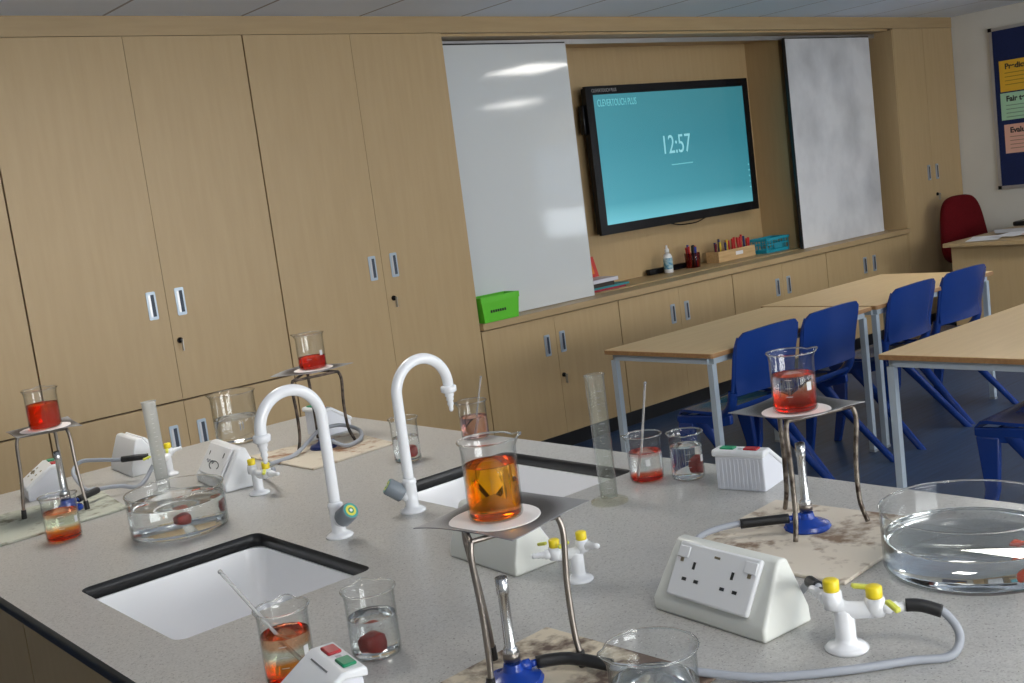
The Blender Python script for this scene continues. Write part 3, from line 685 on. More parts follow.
# ------------------------------------------------------------------ blue chairs
def blue_chair(label, loc, rz):
    t = thing('school_chair', label, 'chair', loc, rz, 'blue plastic school chairs')
    # backrest: curved shell with rolled lower lip
    bm = newbm(); NX, NZ = 14, 10; W2 = .222
    def P(i, j, off):
        u = -1 + 2*i/NX; v = j/NZ
        z = .515 + .265*v
        w = W2*(1 - .06*(1-v)) * (1 - .05*max(0, v-.85)/.15)
        y = -.165 - .055*v - .030*(1-u*u)*1.0 + .014*math.exp(-((v-0.0)/.12)**2)*-1
        zz = z + (.012*(1-u*u) if v > .8 else 0)*(v-.8)/.2
        if abs(u) > .88 and v > .9: zz -= .010*(abs(u)-.88)/.12*(v-.9)/.1*2
        return Vector((u*w, y+off, zz))
    F = [[bm.verts.new(P(i, j, 0)) for j in range(NZ+1)] for i in range(NX+1)]
    B = [[bm.verts.new(P(i, j, -.012)) for j in range(NZ+1)] for i in range(NX+1)]
    for i in range(NX):
        for j in range(NZ):
            bm.faces.new((F[i][j], F[i+1][j], F[i+1][j+1], F[i][j+1])); bm.faces.new((B[i][j], B[i][j+1], B[i+1][j+1], B[i+1][j]))
    for i in range(NX):
        bm.faces.new((F[i][0], B[i][0], B[i+1][0], F[i+1][0])); bm.faces.new((F[i][NZ], F[i+1][NZ], B[i+1][NZ], B[i][NZ]))
    for j in range(NZ):
        bm.faces.new((F[0][j], F[0][j+1], B[0][j+1], B[0][j])); bm.faces.new((F[NX][j], B[NX][j], B[NX][j+1], F[NX][j+1]))
    # rolled edge down both sides
    for s in (-1, 1):
        tube(bm, smooth_path([(s*.214, -.165, .50), (s*.216, -.185, .60), (s*.216, -.203, .70), (s*.205, -.222, .765)]), .008, 8)
    tube(bm, smooth_path([(-.205, -.172, .512), (-.10, -.200, .520), (0, -.208, .523), (.10, -.200, .520), (.205, -.172, .512)]), .009, 8)
    autosmooth(obj('backrest', bm, blue_ch, t), 50)
    for s in (-1, 1):
        bm = newbm(); tube(bm, smooth_path([(s*.208, -.168, .53), (s*.205, -.150, .47), (s*.198, -.11, .43), (s*.19, -.05, .418)]), [.022]*19, 10)
        autosmooth(obj('back_upright', bm, blue_ch, t), 50)
    # seat
    bm = newbm(); NX, NY = 12, 12
    def Q(i, j, off):
        u = -1 + 2*i/NX; v = j/NY
        y = -.16 + .335*v; w = .20 + .012*math.sin(PI*v)
        z = .435 - .016*(1-u*u)*math.sin(PI*min(1, v*1.1)) - (.035*((v-.85)/.15)**2 if v > .85 else 0) + (.03*((.15-v)/.15)**2 if v < .15 else 0)
        return (u*w*(1 - .06*(max(0, v-.9)/.1)), y, z+off)
    F = [[bm.verts.new(Q(i, j, 0)) for j in range(NY+1)] for i in range(NX+1)]
    B = [[bm.verts.new(Q(i, j, -.012)) for j in range(NY+1)] for i in range(NX+1)]
    for i in range(NX):
        for j in range(NY):
            bm.faces.new((F[i][j], F[i+1][j], F[i+1][j+1], F[i][j+1])); bm.faces.new((B[i][j], B[i][j+1], B[i+1][j+1], B[i+1][j]))
    for i in range(NX):
        bm.faces.new((F[i][0], B[i][0], B[i+1][0], F[i+1][0])); bm.faces.new((F[i][NY], F[i+1][NY], B[i+1][NY], B[i][NY]))
    for j in range(NY):
        bm.faces.new((F[0][j], F[0][j+1], B[0][j+1], B[0][j])); bm.faces.new((F[NX][j], B[NX][j], B[NX][j+1], F[NX][j+1]))
    autosmooth(obj('seat', bm, blue_ch, t), 50)
    for s in (-1, 1):
        bm = newbm()   # side rail under the seat
        prism(bm, [(-.14, .425), (.165, .405), (.165, .375), (.10, .355), (-.02, .355), (-.14, .385)], 'x', s*.20-.012, s*.20+.012)
        bevel(obj('side_rail', bm, blue_ch, t), .005)
        # front leg: broad flat tapering blade leaning forward
        bm = newbm()
        top = [(-.015, .05), (.015, .05), (.015, .14), (-.015, .14)]
        v0 = [bm.verts.new((s*.20+x, y+.02, .375)) for x, y in top]
        v1 = [bm.verts.new((s*.222+x*.9, .10+(y-.095)*.6, .18)) for x, y in top]
        v2 = [bm.verts.new((s*.235+x*.8, .135+(y-.095)*.42, .0)) for x, y in top]
        for a, b_ in ((v0, v1), (v1, v2)):
            for k in range(4): bm.faces.new((a[k], a[(k+1) % 4], b_[(k+1) % 4], b_[k]))
        bm.faces.new(v0[::-1]); bm.faces.new(v2)
        bevel(obj('front_leg', bm, blue_ch, t), .006)
        # rear leg: round-edged bar slanting far back
        bm = newbm()
        def sec(cx, cy, cz, a, c):
            out = []
            for k in range(12):
                an = 2*PI*k/12; out.append(bm.verts.new((cx+math.cos(an)*a, cy+math.sin(an)*c, cz)))
            return out
        R = [sec(s*.20, .02, .38, .017, .050), sec(s*.205, -.05, .30, .017, .034), sec(s*.225, -.20, .14, .016, .027), sec(s*.24, -.335, .0, .016, .024)]
        for a, b_ in zip(R, R[1:]):
            for k in range(12): bm.faces.new((a[k], a[(k+1) % 12], b_[(k+1) % 12], b_[k]))
        bm.faces.new(R[0]); bm.faces.new(R[-1][::-1])
        autosmooth(obj('rear_leg', bm, blue_ch, t), 50)
    bm = newbm(); box(bm, -.19, .19, .085, .10, .37, .40); obj('cross_brace', bm, blue_ch, t)
    return t
blue_chair('blue plastic chair leftmost at the back row, behind the beaker on the tripod', (3.925, 3.20, 0), .0)
blue_chair('blue plastic chair second from left at the back row of tables', (4.41, 3.20, 0), .0)
blue_chair('blue plastic chair third from left at the back row of tables', (5.13, 3.205, 0), .02)
blue_chair('blue plastic chair at the right end of the back row, nearest the teacher desk', (5.68, 3.215, 0), -.03)
blue_chair('blue plastic chair cut by the right edge, at the front table beyond the water dish', (4.12, 1.905, 0), .0)

# ------------------------------------------------------------------ laboratory bench
ZB = .90
def bench():
    t = thing('laboratory_worktop', 'long speckled grey laboratory bench top with black edges and two sink cut-outs', 'worktop', (1.11, 1.15, ZB-.022))
    cu = bpy.data.curves.new('wt', 'CURVE'); cu.dimensions = '2D'; cu.fill_mode = 'BOTH'; cu.extrude = .013
    def rrect(x0, x1, y0, y1, r):
        pts = []
        for (cx, cy, a0) in ((x1-r, y1-r, 0), (x0+r, y1-r, 90), (x0+r, y0+r, 180), (x1-r, y0+r, 270)):
            for k in range(7):
                a = math.radians(a0 + 15*k); pts.append((cx+r*math.cos(a), cy+r*math.sin(a)))
        sp = cu.splines.new('POLY'); sp.points.add(len(pts)-1)
        for q, p in zip(sp.points, pts): q.co = (p[0]-1.11, p[1]-1.15, 0, 1)
        sp.use_cyclic_u = True
    rrect(.507, 1.713, -.72, 3.02, .006)
    rrect(.608, .962, 1.590, 2.004, .020)
    rrect(1.258, 1.610, 1.590, 2.004, .020)
    co = bpy.data.objects.new('wt', cu); C.objects.link(co)
    me = bpy.data.meshes.new_from_object(co.evaluated_get(bpy.context.evaluated_depsgraph_get()))
    bpy.data.objects.remove(co)
    bm = newbm(); bm.from_mesh(me); bmesh.ops.remove_doubles(bm, verts=bm.verts, dist=1e-5)
    xf(bm, Matrix.Translation((0, 0, .009)))
    for f in bm.faces: f.material_index = 0 if f.normal.z > .9 else 1
    o = obj('top_panel', bm, None, t, mats=[bench_m, black])
    bm = newbm(); bm.from_mesh(o.data)
    for f in bm.faces:
        f.material_index = 0 if (abs(f.normal.z) > .9 and f.calc_center_median().z > .009) else 1
    bm.to_mesh(o.data); bm.free()
bench()
def sink(x0, x1, y0, y1, label):
    t = thing('sink_basin', label, 'sink', ((x0+x1)/2, (y0+y1)/2, .66), 0, 'white sinks set in the bench')
    hx, hy = (x1-x0)/2, (y1-y0)/2; bm = newbm()
    def ring(ex, z, r):
        out = []
        for (sx, sy, a0) in ((1, 1, 0), (-1, 1, 90), (-1, -1, 180), (1, -1, 270)):
            for k in range(7):
                a = math.radians(a0+15*k); out.append(bm.verts.new((sx*(hx+ex-r)+r*math.cos(a), sy*(hy+ex-r)+r*math.sin(a), z)))
        return out
    zt = ZB-.026-.66-.0005
    R = [ring(.018, zt, .04), ring(.001, zt, .032), ring(-.003, zt-.02, .035), ring(-.008, .075, .04), ring(-.045, .05, .03), ring(-.045, .038, .03), ring(.004, .07, .04), ring(.010, zt-.012, .035), ring(.018, zt-.008, .04)]
    for a, b_ in zip(R[:5], R[1:5]):
        for k in range(28): bm.faces.new((a[k], a[(k+1) % 28], b_[(k+1) % 28], b_[k]))
    bm.faces.new(R[4])
    for a, b_ in zip(R[5:], R[6:]):
        for k in range(28): bm.faces.new((a[k], a[(k+1) % 28], b_[(k+1) % 28], b_[k]))
    bm.faces.new(R[5][::-1])
    a, b_ = R[8], R[0]
    for k in range(28): bm.faces.new((a[k], a[(k+1) % 28], b_[(k+1) % 28], b_[k]))
    autosmooth(obj('bowl', bm, sink_m, t), 45)
    bm = newbm(); lathe(bm, [(0, .0515), (.028, .0515), (.030, .0535), (.022, .0545), (0, .052)], 24); obj('drain', bm, chrome, t, True)
sink(.612, .958, 1.592, 2.000, 'white ceramic sink at the left front of the bench, rod leaning over it')
sink(1.262, 1.606, 1.592, 2.000, 'white ceramic sink behind the amber beaker, partly hidden')
# base units
def base_unit(y0, y1, label):
    t = thing('bench_base_unit', label, 'cupboard', (1.11, (y0+y1)/2, 0), 0, 'beech base units under the bench')
    h = (y1-y0)/2; g = .0015
    bm = newbm()
    for yy in (-h+.001, h-.019): box(bm, -.545, .545, yy, yy+.018, .10, .873)
    box(bm, -.545, .545, -h+.019, h-.019, .10, .118); obj('carcass', bm, wood, t)
    bm = newbm(); box(bm, -.50, .50, -h, h, 0, .10); obj('plinth', bm, black, t)
    for s in (-1, 1):
        xa, xb = (-.568, -.548) if s < 0 else (.548, .568)
        bm = newbm(); box(bm, xa, xb, -h+g, h-g, .12, .860); obj('door', bm, wood, t)
for (a, b_, lb) in ((2.14, 2.98, 'beech base unit under the wall end of the bench'), (1.30, 2.138, 'beech base unit under the sinks'), (.46, 1.298, 'beech base unit under the front tripod'), (-.66, .458, 'beech base unit at the camera end of the bench')):
    base_unit(a, b_, lb)
bm = newbm(); box(bm, -.545, .545, 0, .018, .10, .873)
o = obj('bench_end_panel', bm, wood); o.location = (1.11, 2.981, 0); tag(o, 'beech end panel of the bench facing the cupboards', 'panel')

# ------------------------------------------------------------------ taps
def water_tap(x, y, s, label, kn):
    t = thing('swan_neck_tap', label, 'tap', (x, y, ZB), 0, 'white swan-neck taps')
    bm = newbm(); lathe(bm, [(0, 0), (.026, 0), (.026, .004), (.020, .008), (.0135, .012), (.013, .055), (.0145, .058), (.0145, .064), (.0105, .068), (0, .068)], 28)
    obj('tap_base', bm, white_tap, t, True)
    # neck rises straight and arches towards s
    R = .0635; zc = .294-R; pts = [(0, 0, .06), (0, 0, .12), (0, 0, .18)]
    for k in range(0, 13):
        a = PI - PI*1.02*k/12
        pts.append((s*(R + R*math.cos(a)), 0, zc + R*math.sin(a)))
    pts.append((s*2*R*.995, 0, zc-.006))
    bm = newbm(); tube(bm, smooth_path(pts, 3), .0108, 18); obj('swan_neck', bm, white_tap, t, True)
    ex = s*2*R*.995
    bm = newbm(); lathe(bm, [(0, .004), (.012, .004), (.015, .001), (.015, -.011), (.012, -.014), (.0085, -.016), (.009, -.022), (.0065, -.026), (.0075, -.032), (.005, -.036), (.0065, -.043), (.004, -.050), (.0045, -.056), (.0025, -.062), (0, -.062)], 20, ctr=(0, 0))
    xf(bm, Matrix.Diagonal((1.08, 1.08, .82, 1))); xf(bm, Matrix.Translation((ex, 0, zc-.006))); obj('nozzle', bm, white_tap, t, True)
    d = Vector(kn).normalized(); q = d.to_track_quat('Z', 'Y').to_matrix().to_4x4()
    bm = newbm(); lathe(bm, [(0, 0), (.0115, 0), (.0115, .022), (0, .022)], 20); xf(bm, Matrix.Translation((0, 0, .026)) @ q); obj('valve_stem', bm, white_tap, t, True)
    bm = newbm(); lathe(bm, [(0, .018), (.0150, .018), (.0172, .021), (.0172, .052), (.0155, .055), (0, .055)], 24, lambda r, z, a: (r*(1+.03*math.cos(9*a)) if r > .0155 else r, z)); xf(bm, Matrix.Translation((0, 0, .026)) @ q); k = obj('knob', bm, grey_knob, t); autosmooth(k, 40)
    for rr, z_, mm in ((.0145, .0554, mat('knob_ring_teal', (.05, .35, .33), .4)), (.0105, .0558, mat('knob_ring_yellow', (.75, .70, .08), .4)), (.006, .0562, mat('knob_dot_green', (.06, .30, .12), .4)), (.003, .0566, white_pl)):
        bm = newbm(); lathe(bm, [(0, z_-.0006), (rr, z_-.0006), (rr, z_), (0, z_)], 20); xf(bm, Matrix.Translation((0, 0, .026)) @ q); obj('cap_disc', bm, mm, k)
water_tap(1.033, 1.810, -1, 'white swan-neck tap arching left over the front sink, its knob facing the camera', (.08, -.85, .55))
water_tap(1.204, 1.810, 1, 'white swan-neck tap arching right over the sink behind the amber beaker', (-.62, .38, .55))
# gas taps
def gas_tap(x, y, az, label, mir=1, sc=1.0):
    t = thing('gas_tap', label, 'gas tap', (x, y, ZB), az, 'white bench gas taps with yellow caps'); t.scale = (sc, sc, sc)
    bm = newbm(); lathe(bm, [(0, 0), (.026, 0), (.0265, .003), (.022, .007), (.0135, .010), (.0125, .016), (.0125, .048), (.010, .053), (0, .053)], 28); obj('pedestal', bm, white_tap, t, True)
    bm = newbm(); tube(bm, smooth_path([(.034, 0, .050), (.012, 0, .050), (-.002, 0, .052), (-.011, 0, .062), (-.012, 0, .074)]), .0105, 16); obj('body', bm, white_tap, t, True)
    for k, (vx, zc, ang) in enumerate(((-.012, .074, .45), (.037, .066, -.9))):
        bm = newbm(); lathe(bm, [(0, zc-.022), (.0115, zc-.022), (.0125, zc-.012), (.0115, zc), (0, zc)], 20, ctr=(vx, 0)); v = obj('valve', bm, white_tap, t, True)
        bm = newbm(); lathe(bm, [(0, zc), (.0095, zc), (.0098, zc+.003), (.0098, zc+.013), (.008, zc+.0145), (0, zc+.0145)], 20, ctr=(vx, 0)); obj('yellow_cap', bm, yellow, v, True)
        bm = newbm(); box(bm, .006, .028, -.004, .004, zc+.003, zc+.009); xf(bm, Matrix.Translation((vx, 0, 0)) @ Matrix.Rotation(ang*mir, 4, 'Z') @ Matrix.Rotation(.25, 4, 'Y')); bevel(obj('lever', bm, yellow_l, v), .002)
        # ribbed hose outlet
        prof = [(.0085, 0), (.0085, .012), (.006, .014), (.0068, .018), (.0052, .020), (.0062, .025), (.0046, .028), (.0055, .032), (.004, .036)]
        bm = newbm(); lathe(bm, [(0, 0)]+prof+[(0, .036)], 16)
        d = Vector((1, 0, 0)) if k == 1 else Vector((-.6, .7*mir, .12))
        xf(bm, Matrix.Translation((vx+(.006 if k else -.004), 0, zc-.012)) @ d.to_track_quat('Z', 'Y').to_matrix().to_4x4()); obj('outlet', bm, white_tap, v, True)
    return t
gas_tap(1.105, .767, -1.05, 'white gas tap in the foreground with a black tube on its outlet')
gas_tap(1.103, 1.233, 2.43, 'white gas tap with yellow caps behind the front tripod, beside the cream box', sc=.86)
gas_tap(1.117, 2.283, -1.3, 'white gas tap beside the first swan-neck tap, under its nozzle', sc=.9)
gas_tap(1.096, 2.719, 3.8, 'white gas tap behind the tall cloudy measuring cylinder', sc=.9)

# ------------------------------------------------------------------ socket housings
def socket_box(near, rz, label, plate='socket', m=white_pl, L_=.2, mirror=False):
    """wedge-shaped double socket housing; local x = depth from the low front lip, y = length"""
    t = thing('bench_socket_box', label, 'socket box', (near[0], near[1], ZB), rz, 'wedge-shaped socket boxes')
    prof = [(0, 0), (0, .018), (.003, .022), (.046, .089), (.050, .093), (.063, .093), (.067, .089), (.090, .022), (.092, 0)]
    bm = newbm()
    prism(bm, prof, 'y', 0, L_, ins=lambda p: .009*max(0, (p[1]-.022))/.07)
    bevel(obj('housing', bm, m, t), .004, 3)
    sl = math.atan2(.089-.022, .046-.003); F = Matrix.Translation((.0030, L_/2, .0220)) @ Matrix.Rotation(-(sl), 4, 'Y')
    # local frame: X up the slope, Y along the length, Z outwards (after rotation)
    if plate:
        bm = newbm(); box(bm, .004, .080, -.073, .073, 0.0005, .008); xf(bm, F); p = obj('face_plate', bm, white_pl, t); bevel(p, .003)
        def slot(u, v, du, dv, mm=ink, nm='pin_hole', z1=.0086):
            bm = newbm(); box(bm, u-du, u+du, v-dv, v+dv, .0075, z1); xf(bm, F); obj(nm, bm, mm, p)
        if plate == 'socket':
            for cy in (-.033, .036):
                slot(.050, cy, .0050, .0022); slot(.030, cy-.011, .0022, .0038); slot(.030, cy+.011, .0022, .0038)
            for cy in (-.060, .060):
                slot(.055, cy, .0028, .0028, brass, 'screw'); 
                bm = newbm(); box(bm, .058, .074, cy-.010, cy+.010, .0078, .0100); xf(bm, F); bevel(obj('rocker_switch', bm, white_pl, p), .001)
            slot(.068, 0.0, .0015, .005, brass, 'neon_mark')
        else:
            slot(.058, -.045, .006, .002); slot(.055, .045, .005, .002)
            bm = newbm(); tube(bm, [F @ Vector((.030+.010*math.sin(a), .030*math.cos(a)-.01, .0087)) for a in [x*.25 for x in range(-5, 16)]], .0009, 6); obj('pen_scribble', bm, ink, p)
            bm = newbm(); tube(bm, [F @ Vector((.036+.004*math.sin(a*5), .045-.012*a, .0087)) for a in [x*.2 for x in range(0, 22)]], .0008, 6); obj('pen_scribble', bm, mat('faded_ink', (.25, .25, .26), .6), p)
    return t
socket_box((1.0615, .856), math.radians(-4.3), 'white wedge box with a double three-pin socket in the foreground', 'socket', cream_pl)
socket_box((1.077, 2.370), math.radians(-6.5), 'white wedge box with pen scribbles beside the left water dish', 'scribble', white_pl, .20)
t = socket_box((1.160, 1.510), math.radians(180-3), 'cream wedge box seen from behind, below the amber beaker', 'socket', cream_pl, .185)
t = socket_box((1.135, 2.970), math.radians(180-4), 'white wedge box seen from behind, near the wall end at the left', 'socket', white_pl, .175)

def switch_box(loc, rz, label, sockets=False, order=('red', 'green')):
    """small ribbed control box with a red and a green button; local x = depth, y = length"""
    t = thing('switch_box', label, 'switch box', (loc[0], loc[1], ZB), rz, 'small ribbed boxes with red and green buttons')
    L_ = .100
    bm = newbm(); prism(bm, [(0, 0), (0, .064), (.026, .070), (.084, .030), (.084, 0)], 'y', .002, L_-.002)
    bevel(obj('housing', bm, white_rib, t), .0015)
    for k in range(12):
        y = .006+k*(L_-.012)/11
        bm = newbm(); box(bm, -.0005, .0, y-.0022, y+.0022, .002, .060); obj('rib', bm, white_rib, t)
    bm = newbm(); prism(bm, [(-.006, .064), (-.006, .074), (-.002, .077), (.026, .077), (.088, .036), (.088, .028), (.083, .028), (.024, .068)], 'y', -.002, L_+.002)
    cv = obj('cover', bm, white_pl, t); bevel(cv, .003, 2)
    for nm, ya in ((order[0], .013), (order[1], .060)):
        bm = newbm(); box(bm, .001, .019, ya, ya+.028, .0765, .0805); bevel(obj(nm+'_button', bm, btn_red if nm == 'red' else btn_green, t), .002)
    bm = newbm(); box(bm, .006, .013, .046, .054, .0766, .0772); obj('symbol_mark', bm, mat('mark', (.45, .45, .46), .5), t)
    sl = math.atan2(.041, .062); F = Matrix.Translation((.026, L_/2, .077)) @ Matrix.Rotation(sl, 4, 'Y')
    if sockets:
        for (u, v) in ((.022, -.024), (.050, -.024), (.036, -.040), (.036, -.008), (.022, .028), (.036, .024), (.05, .03)):
            bm = newbm(); box(bm, u-.0028, u+.0028, v-.0028, v+.0028, -.0004, .0012); xf(bm, F); obj('terminal', bm, brass, cv)
        bm = newbm(); box(bm, .030, .042, -.030, -.018, -.0004, .0016); xf(bm, F); obj('label_patch', bm, mat('brown_patch', (.16, .12, .07), .5), cv)
    else:
        bm = newbm(); box(bm, .008, .010, -.030, .022, -.0004, .0008); xf(bm, F); obj('printed_line', bm, mat('ink_grey', (.2, .2, .21), .5), cv)
        bm = newbm(); lathe(bm, [(0, 0), (.0028, 0), (.0028, .001), (0, .001)], 12); xf(bm, F @ Matrix.Translation((.034, .036, 0))); obj('terminal', bm, mat('purple_hole', (.05, .03, .10), .5), cv)
    return t
switch_box((1.597, 1.248), math.radians(13), 'small white ribbed box with green and red buttons right of the glass beakers', False)
switch_box((.648, 1.198), math.radians(170), 'small white box with red and green buttons at the bottom edge of the photo', False, ('red', 'green'))
switch_box((.885, 2.922), math.radians(171), 'small white terminal box behind the left tripod', True, ('green', 'red'))
switch_box((1.526, 2.660), math.radians(2), 'small white ribbed box behind the far middle tripod', False)

# ------------------------------------------------------------------ heat mats, tripods, gauzes, bunsens
def heat_mat(pts, m, label):
    cx = sum(p[0] for p in pts)/4; cy = sum(p[1] for p in pts)/4
    bm = newbm(); prism(bm, [(p[0]-cx, p[1]-cy) for p in pts], 'z', 0, .006)
    o = obj('heat_mat', bm, m); o.location = (cx, cy, ZB+.0002); bevel(o, .002)
    tag(o, label, 'heat-proof mat', 'heat-proof mats under the tripods')
heat_mat([(.60, 2.474), (.893, 2.489), (.925, 2.745), (.635, 2.765)], mat_green, 'greyish green heat mat under the left tripod')
heat_mat([(1.292, 2.342), (1.545, 2.366), (1.576, 2.615), (1.285, 2.657)], mat_tan, 'tan heat mat under the dark tripod near the cupboards')
heat_mat([(.650, .830), (.955, .845), (.942, 1.132), (.640, 1.112)], mat_burn, 'badly scorched heat mat under the front tripod')
heat_mat([(1.278, .880), (1.572, .905), (1.552, 1.196), (1.255, 1.172)], mat_pale, 'pale brown-stained heat mat under the right tripod')
ZM = ZB + .0064
def tripod(c, feet, tops, m, label, bends=0.0, rubber=True, h=.187):
    t = thing('tripod_stand', label, 'tripod', (c[0], c[1], ZM), 0, 'metal tripods with beakers on')
    bm = newbm(); T = [Vector((x-c[0], y-c[1], h)) for x, y in tops]
    for i in range(3): tube(bm, [T[i], T[(i+1) % 3]], .0035, 8)
    autosmooth(obj('top_frame', bm, m, t), 50)
    for i in range(3):
        f = Vector((feet[i][0]-c[0], feet[i][1]-c[1], 0.004)); q = T[i]; out = Vector((f.x, f.y, 0)).normalized()
        p1 = q.lerp(f, .12) + out*.004; p2 = q.lerp(f, .45) - out*bends*.6; p3 = q.lerp(f, .80) - out*bends
        bm = newbm(); tube(bm, smooth_path([q, p1, p2, p3, f], 5), .0040, 10); l = obj('leg', bm, m, t, True)
        if rubber:
            bm = newbm(); d = (p3-f).normalized(); e = f + d*.016; tube(bm, [f-Vector((0, 0, .004)), e], [.0062, .0055], 10); obj('rubber_foot', bm, black_rub, l)
    return t
def gauze(c, half, rz, droop, label, pad_c, padr=.055, z=None):
    z = z if z is not None else ZM + .187 + .0040
    t = thing('wire_gauze', label, 'gauze mat', (c[0], c[1], z), rz, 'wire gauze mats on the tripods')
    bm = newbm(); n = 16; rnd = random.Random(int(c[0]*1000))
    ph = [rnd.uniform(0, 6) for _ in range(4)]
    def hz(x, y):
        r = math.hypot(x, y); k = max(0, r-.062)
        a = math.atan2(y, x)
        return k*(droop + .10*math.sin(2*a+ph[0]) + .06*math.sin(3*a+ph[1]))
    top = [[bm.verts.new((-half+2*half*i/n, -half+2*half*j/n, hz(-half+2*half*i/n, -half+2*half*j/n)+.0012)) for j in range(n+1)] for i in range(n+1)]
    bot = [[bm.verts.new((v.co.x, v.co.y, v.co.z-.0012)) for v in r] for r in top]
    for i in range(n):
        for j in range(n):
            bm.faces.new((top[i][j], top[i+1][j], top[i+1][j+1], top[i][j+1])); bm.faces.new((bot[i][j], bot[i][j+1], bot[i+1][j+1], bot[i+1][j]))
    for i in range(n):
        bm.faces.new((top[i][0], bot[i][0], bot[i+1][0], top[i+1][0])); bm.faces.new((top[i][n], top[i+1][n], bot[i+1][n], bot[i][n]))
        bm.faces.new((top[0][i], top[0][i+1], bot[0][i+1], bot[0][i])); bm.faces.new((top[n][i], bot[n][i], bot[n][i+1], top[n][i+1]))
    autosmooth(obj('wire_mesh', bm, gauze_m, t), 60)
    lp = Matrix.Rotation(-rz, 3, 'Z') @ Vector((pad_c[0]-c[0], pad_c[1]-c[1], 0))
    bm = newbm(); lathe(bm, [(0, .0013), (padr, .0013), (padr*1.0, .0020), (padr*.97, .0024), (0, .0024)], 40, lambda r, z_, a: (r*(1+.012*math.sin(3*a)), z_), ctr=(lp.x, lp.y)); obj('ceramic_centre', bm, gauze_pad, t)
    return z + .0025
def bunsen(c, z, az, label, hgt=.140, col=blue_bu):
    t = thing('bunsen_burner', label, 'bunsen burner', (c[0], c[1], z), az, 'bunsen burners under the tripods')
    bm = newbm(); lathe(bm, [(0, 0), (.036, 0), (.037, .003), (.034, .008), (.022, .011), (.013, .017), (.011, .026), (0, .026)], 32, lambda r, z_, a: (r*(1+.02*math.cos(6*a)), z_) if r > .03 else (r, z_)); autosmooth(obj('base', bm, col, t), 40)
    bm = newbm(); lathe(bm, [(0, .026), (.0095, .026), (.0095, .044), (.0085, .046), (.0068, .048), (.0066, hgt-.022), (.0078, hgt-.020), (.0078, hgt), (.0062, hgt), (.0062, hgt-.02), (0, hgt-.02)], 24); obj('barrel', bm, chrome, t, True)
    bm = newbm(); lathe(bm, [(.0095, .030), (.0108, .030), (.0108, .040), (.0095, .040)], 20, closed=True); obj('air_collar', bm, steel, t, True)
    bm = newbm(); tube(bm, [(.006, 0, .018), (.022, 0, .018)], .0075, 12); tube(bm, [(.02, 0, .018), (.034, 0, .018)], .0045, 12); obj('gas_inlet', bm, col, t, True)
# left
tripod((.797, 2.645), [(.716, 2.648), (.831, 2.567), (.842, 2.722)], [(.733, 2.640), (.828, 2.600), (.832, 2.702)], steel, 'steel tripod with black rubber feet at the far left of the bench')
z1 = gauze((.797, 2.660), .070, math.radians(-7), .0, 'wire gauze on the left tripod', (.797, 2.645))
bunsen((.800, 2.610), ZM, .1, 'blue-based bunsen burner under the left tripod')
# far middle
tripod((1.450, 2.552), [(1.357, 2.522), (1.507, 2.487), (1.480, 2.630)], [(1.372, 2.522), (1.500, 2.510), (1.485, 2.640)], dark_steel, 'blackened bent tripod near the cupboards behind the swan-neck taps', .010, False)
z2 = gauze((1.487, 2.618), .078, math.radians(-31+45), .0, 'wire gauze on the blackened tripod', (1.489, 2.612), .052)
bunsen((1.432, 2.520), ZM, -1.2, 'bunsen burner with dark blue base under the blackened tripod', col=mat('dark_blue_enamel', (.01, .02, .10), .3), hgt=.10)
# front
tripod((.822, 1.055), [(.830, 1.112), (.763, 1.035), (.881, .997)], [(.800, 1.095), (.770, 1.045), (.890, 1.022)], steel, 'steel tripod in the foreground carrying the amber beaker', .004)
z3 = gauze((.856, 1.088), .080, math.radians(-34+45), .0, 'sooty wire gauze on the front tripod', (.838, 1.080), .058)
bunsen((.800, 1.035), ZM, -.35, 'blue-based bunsen burner under the front tripod', .135)
# right
tripod((1.460, 1.052), [(1.508, .986), (1.373, 1.028), (1.505, 1.142)], [(1.520, 1.005), (1.402, 1.045), (1.470, 1.105)], rusty, 'bent rusty tripod at the right carrying a red beaker', .008, False)
z4 = gauze((1.470, 1.075), .076, math.radians(-49+45), .10, 'curled wire gauze on the right tripod', (1.449, 1.059), .054)
bunsen((1.448, 1.058), ZM, 2.3, 'blue-based bunsen burner under the right tripod', .140)

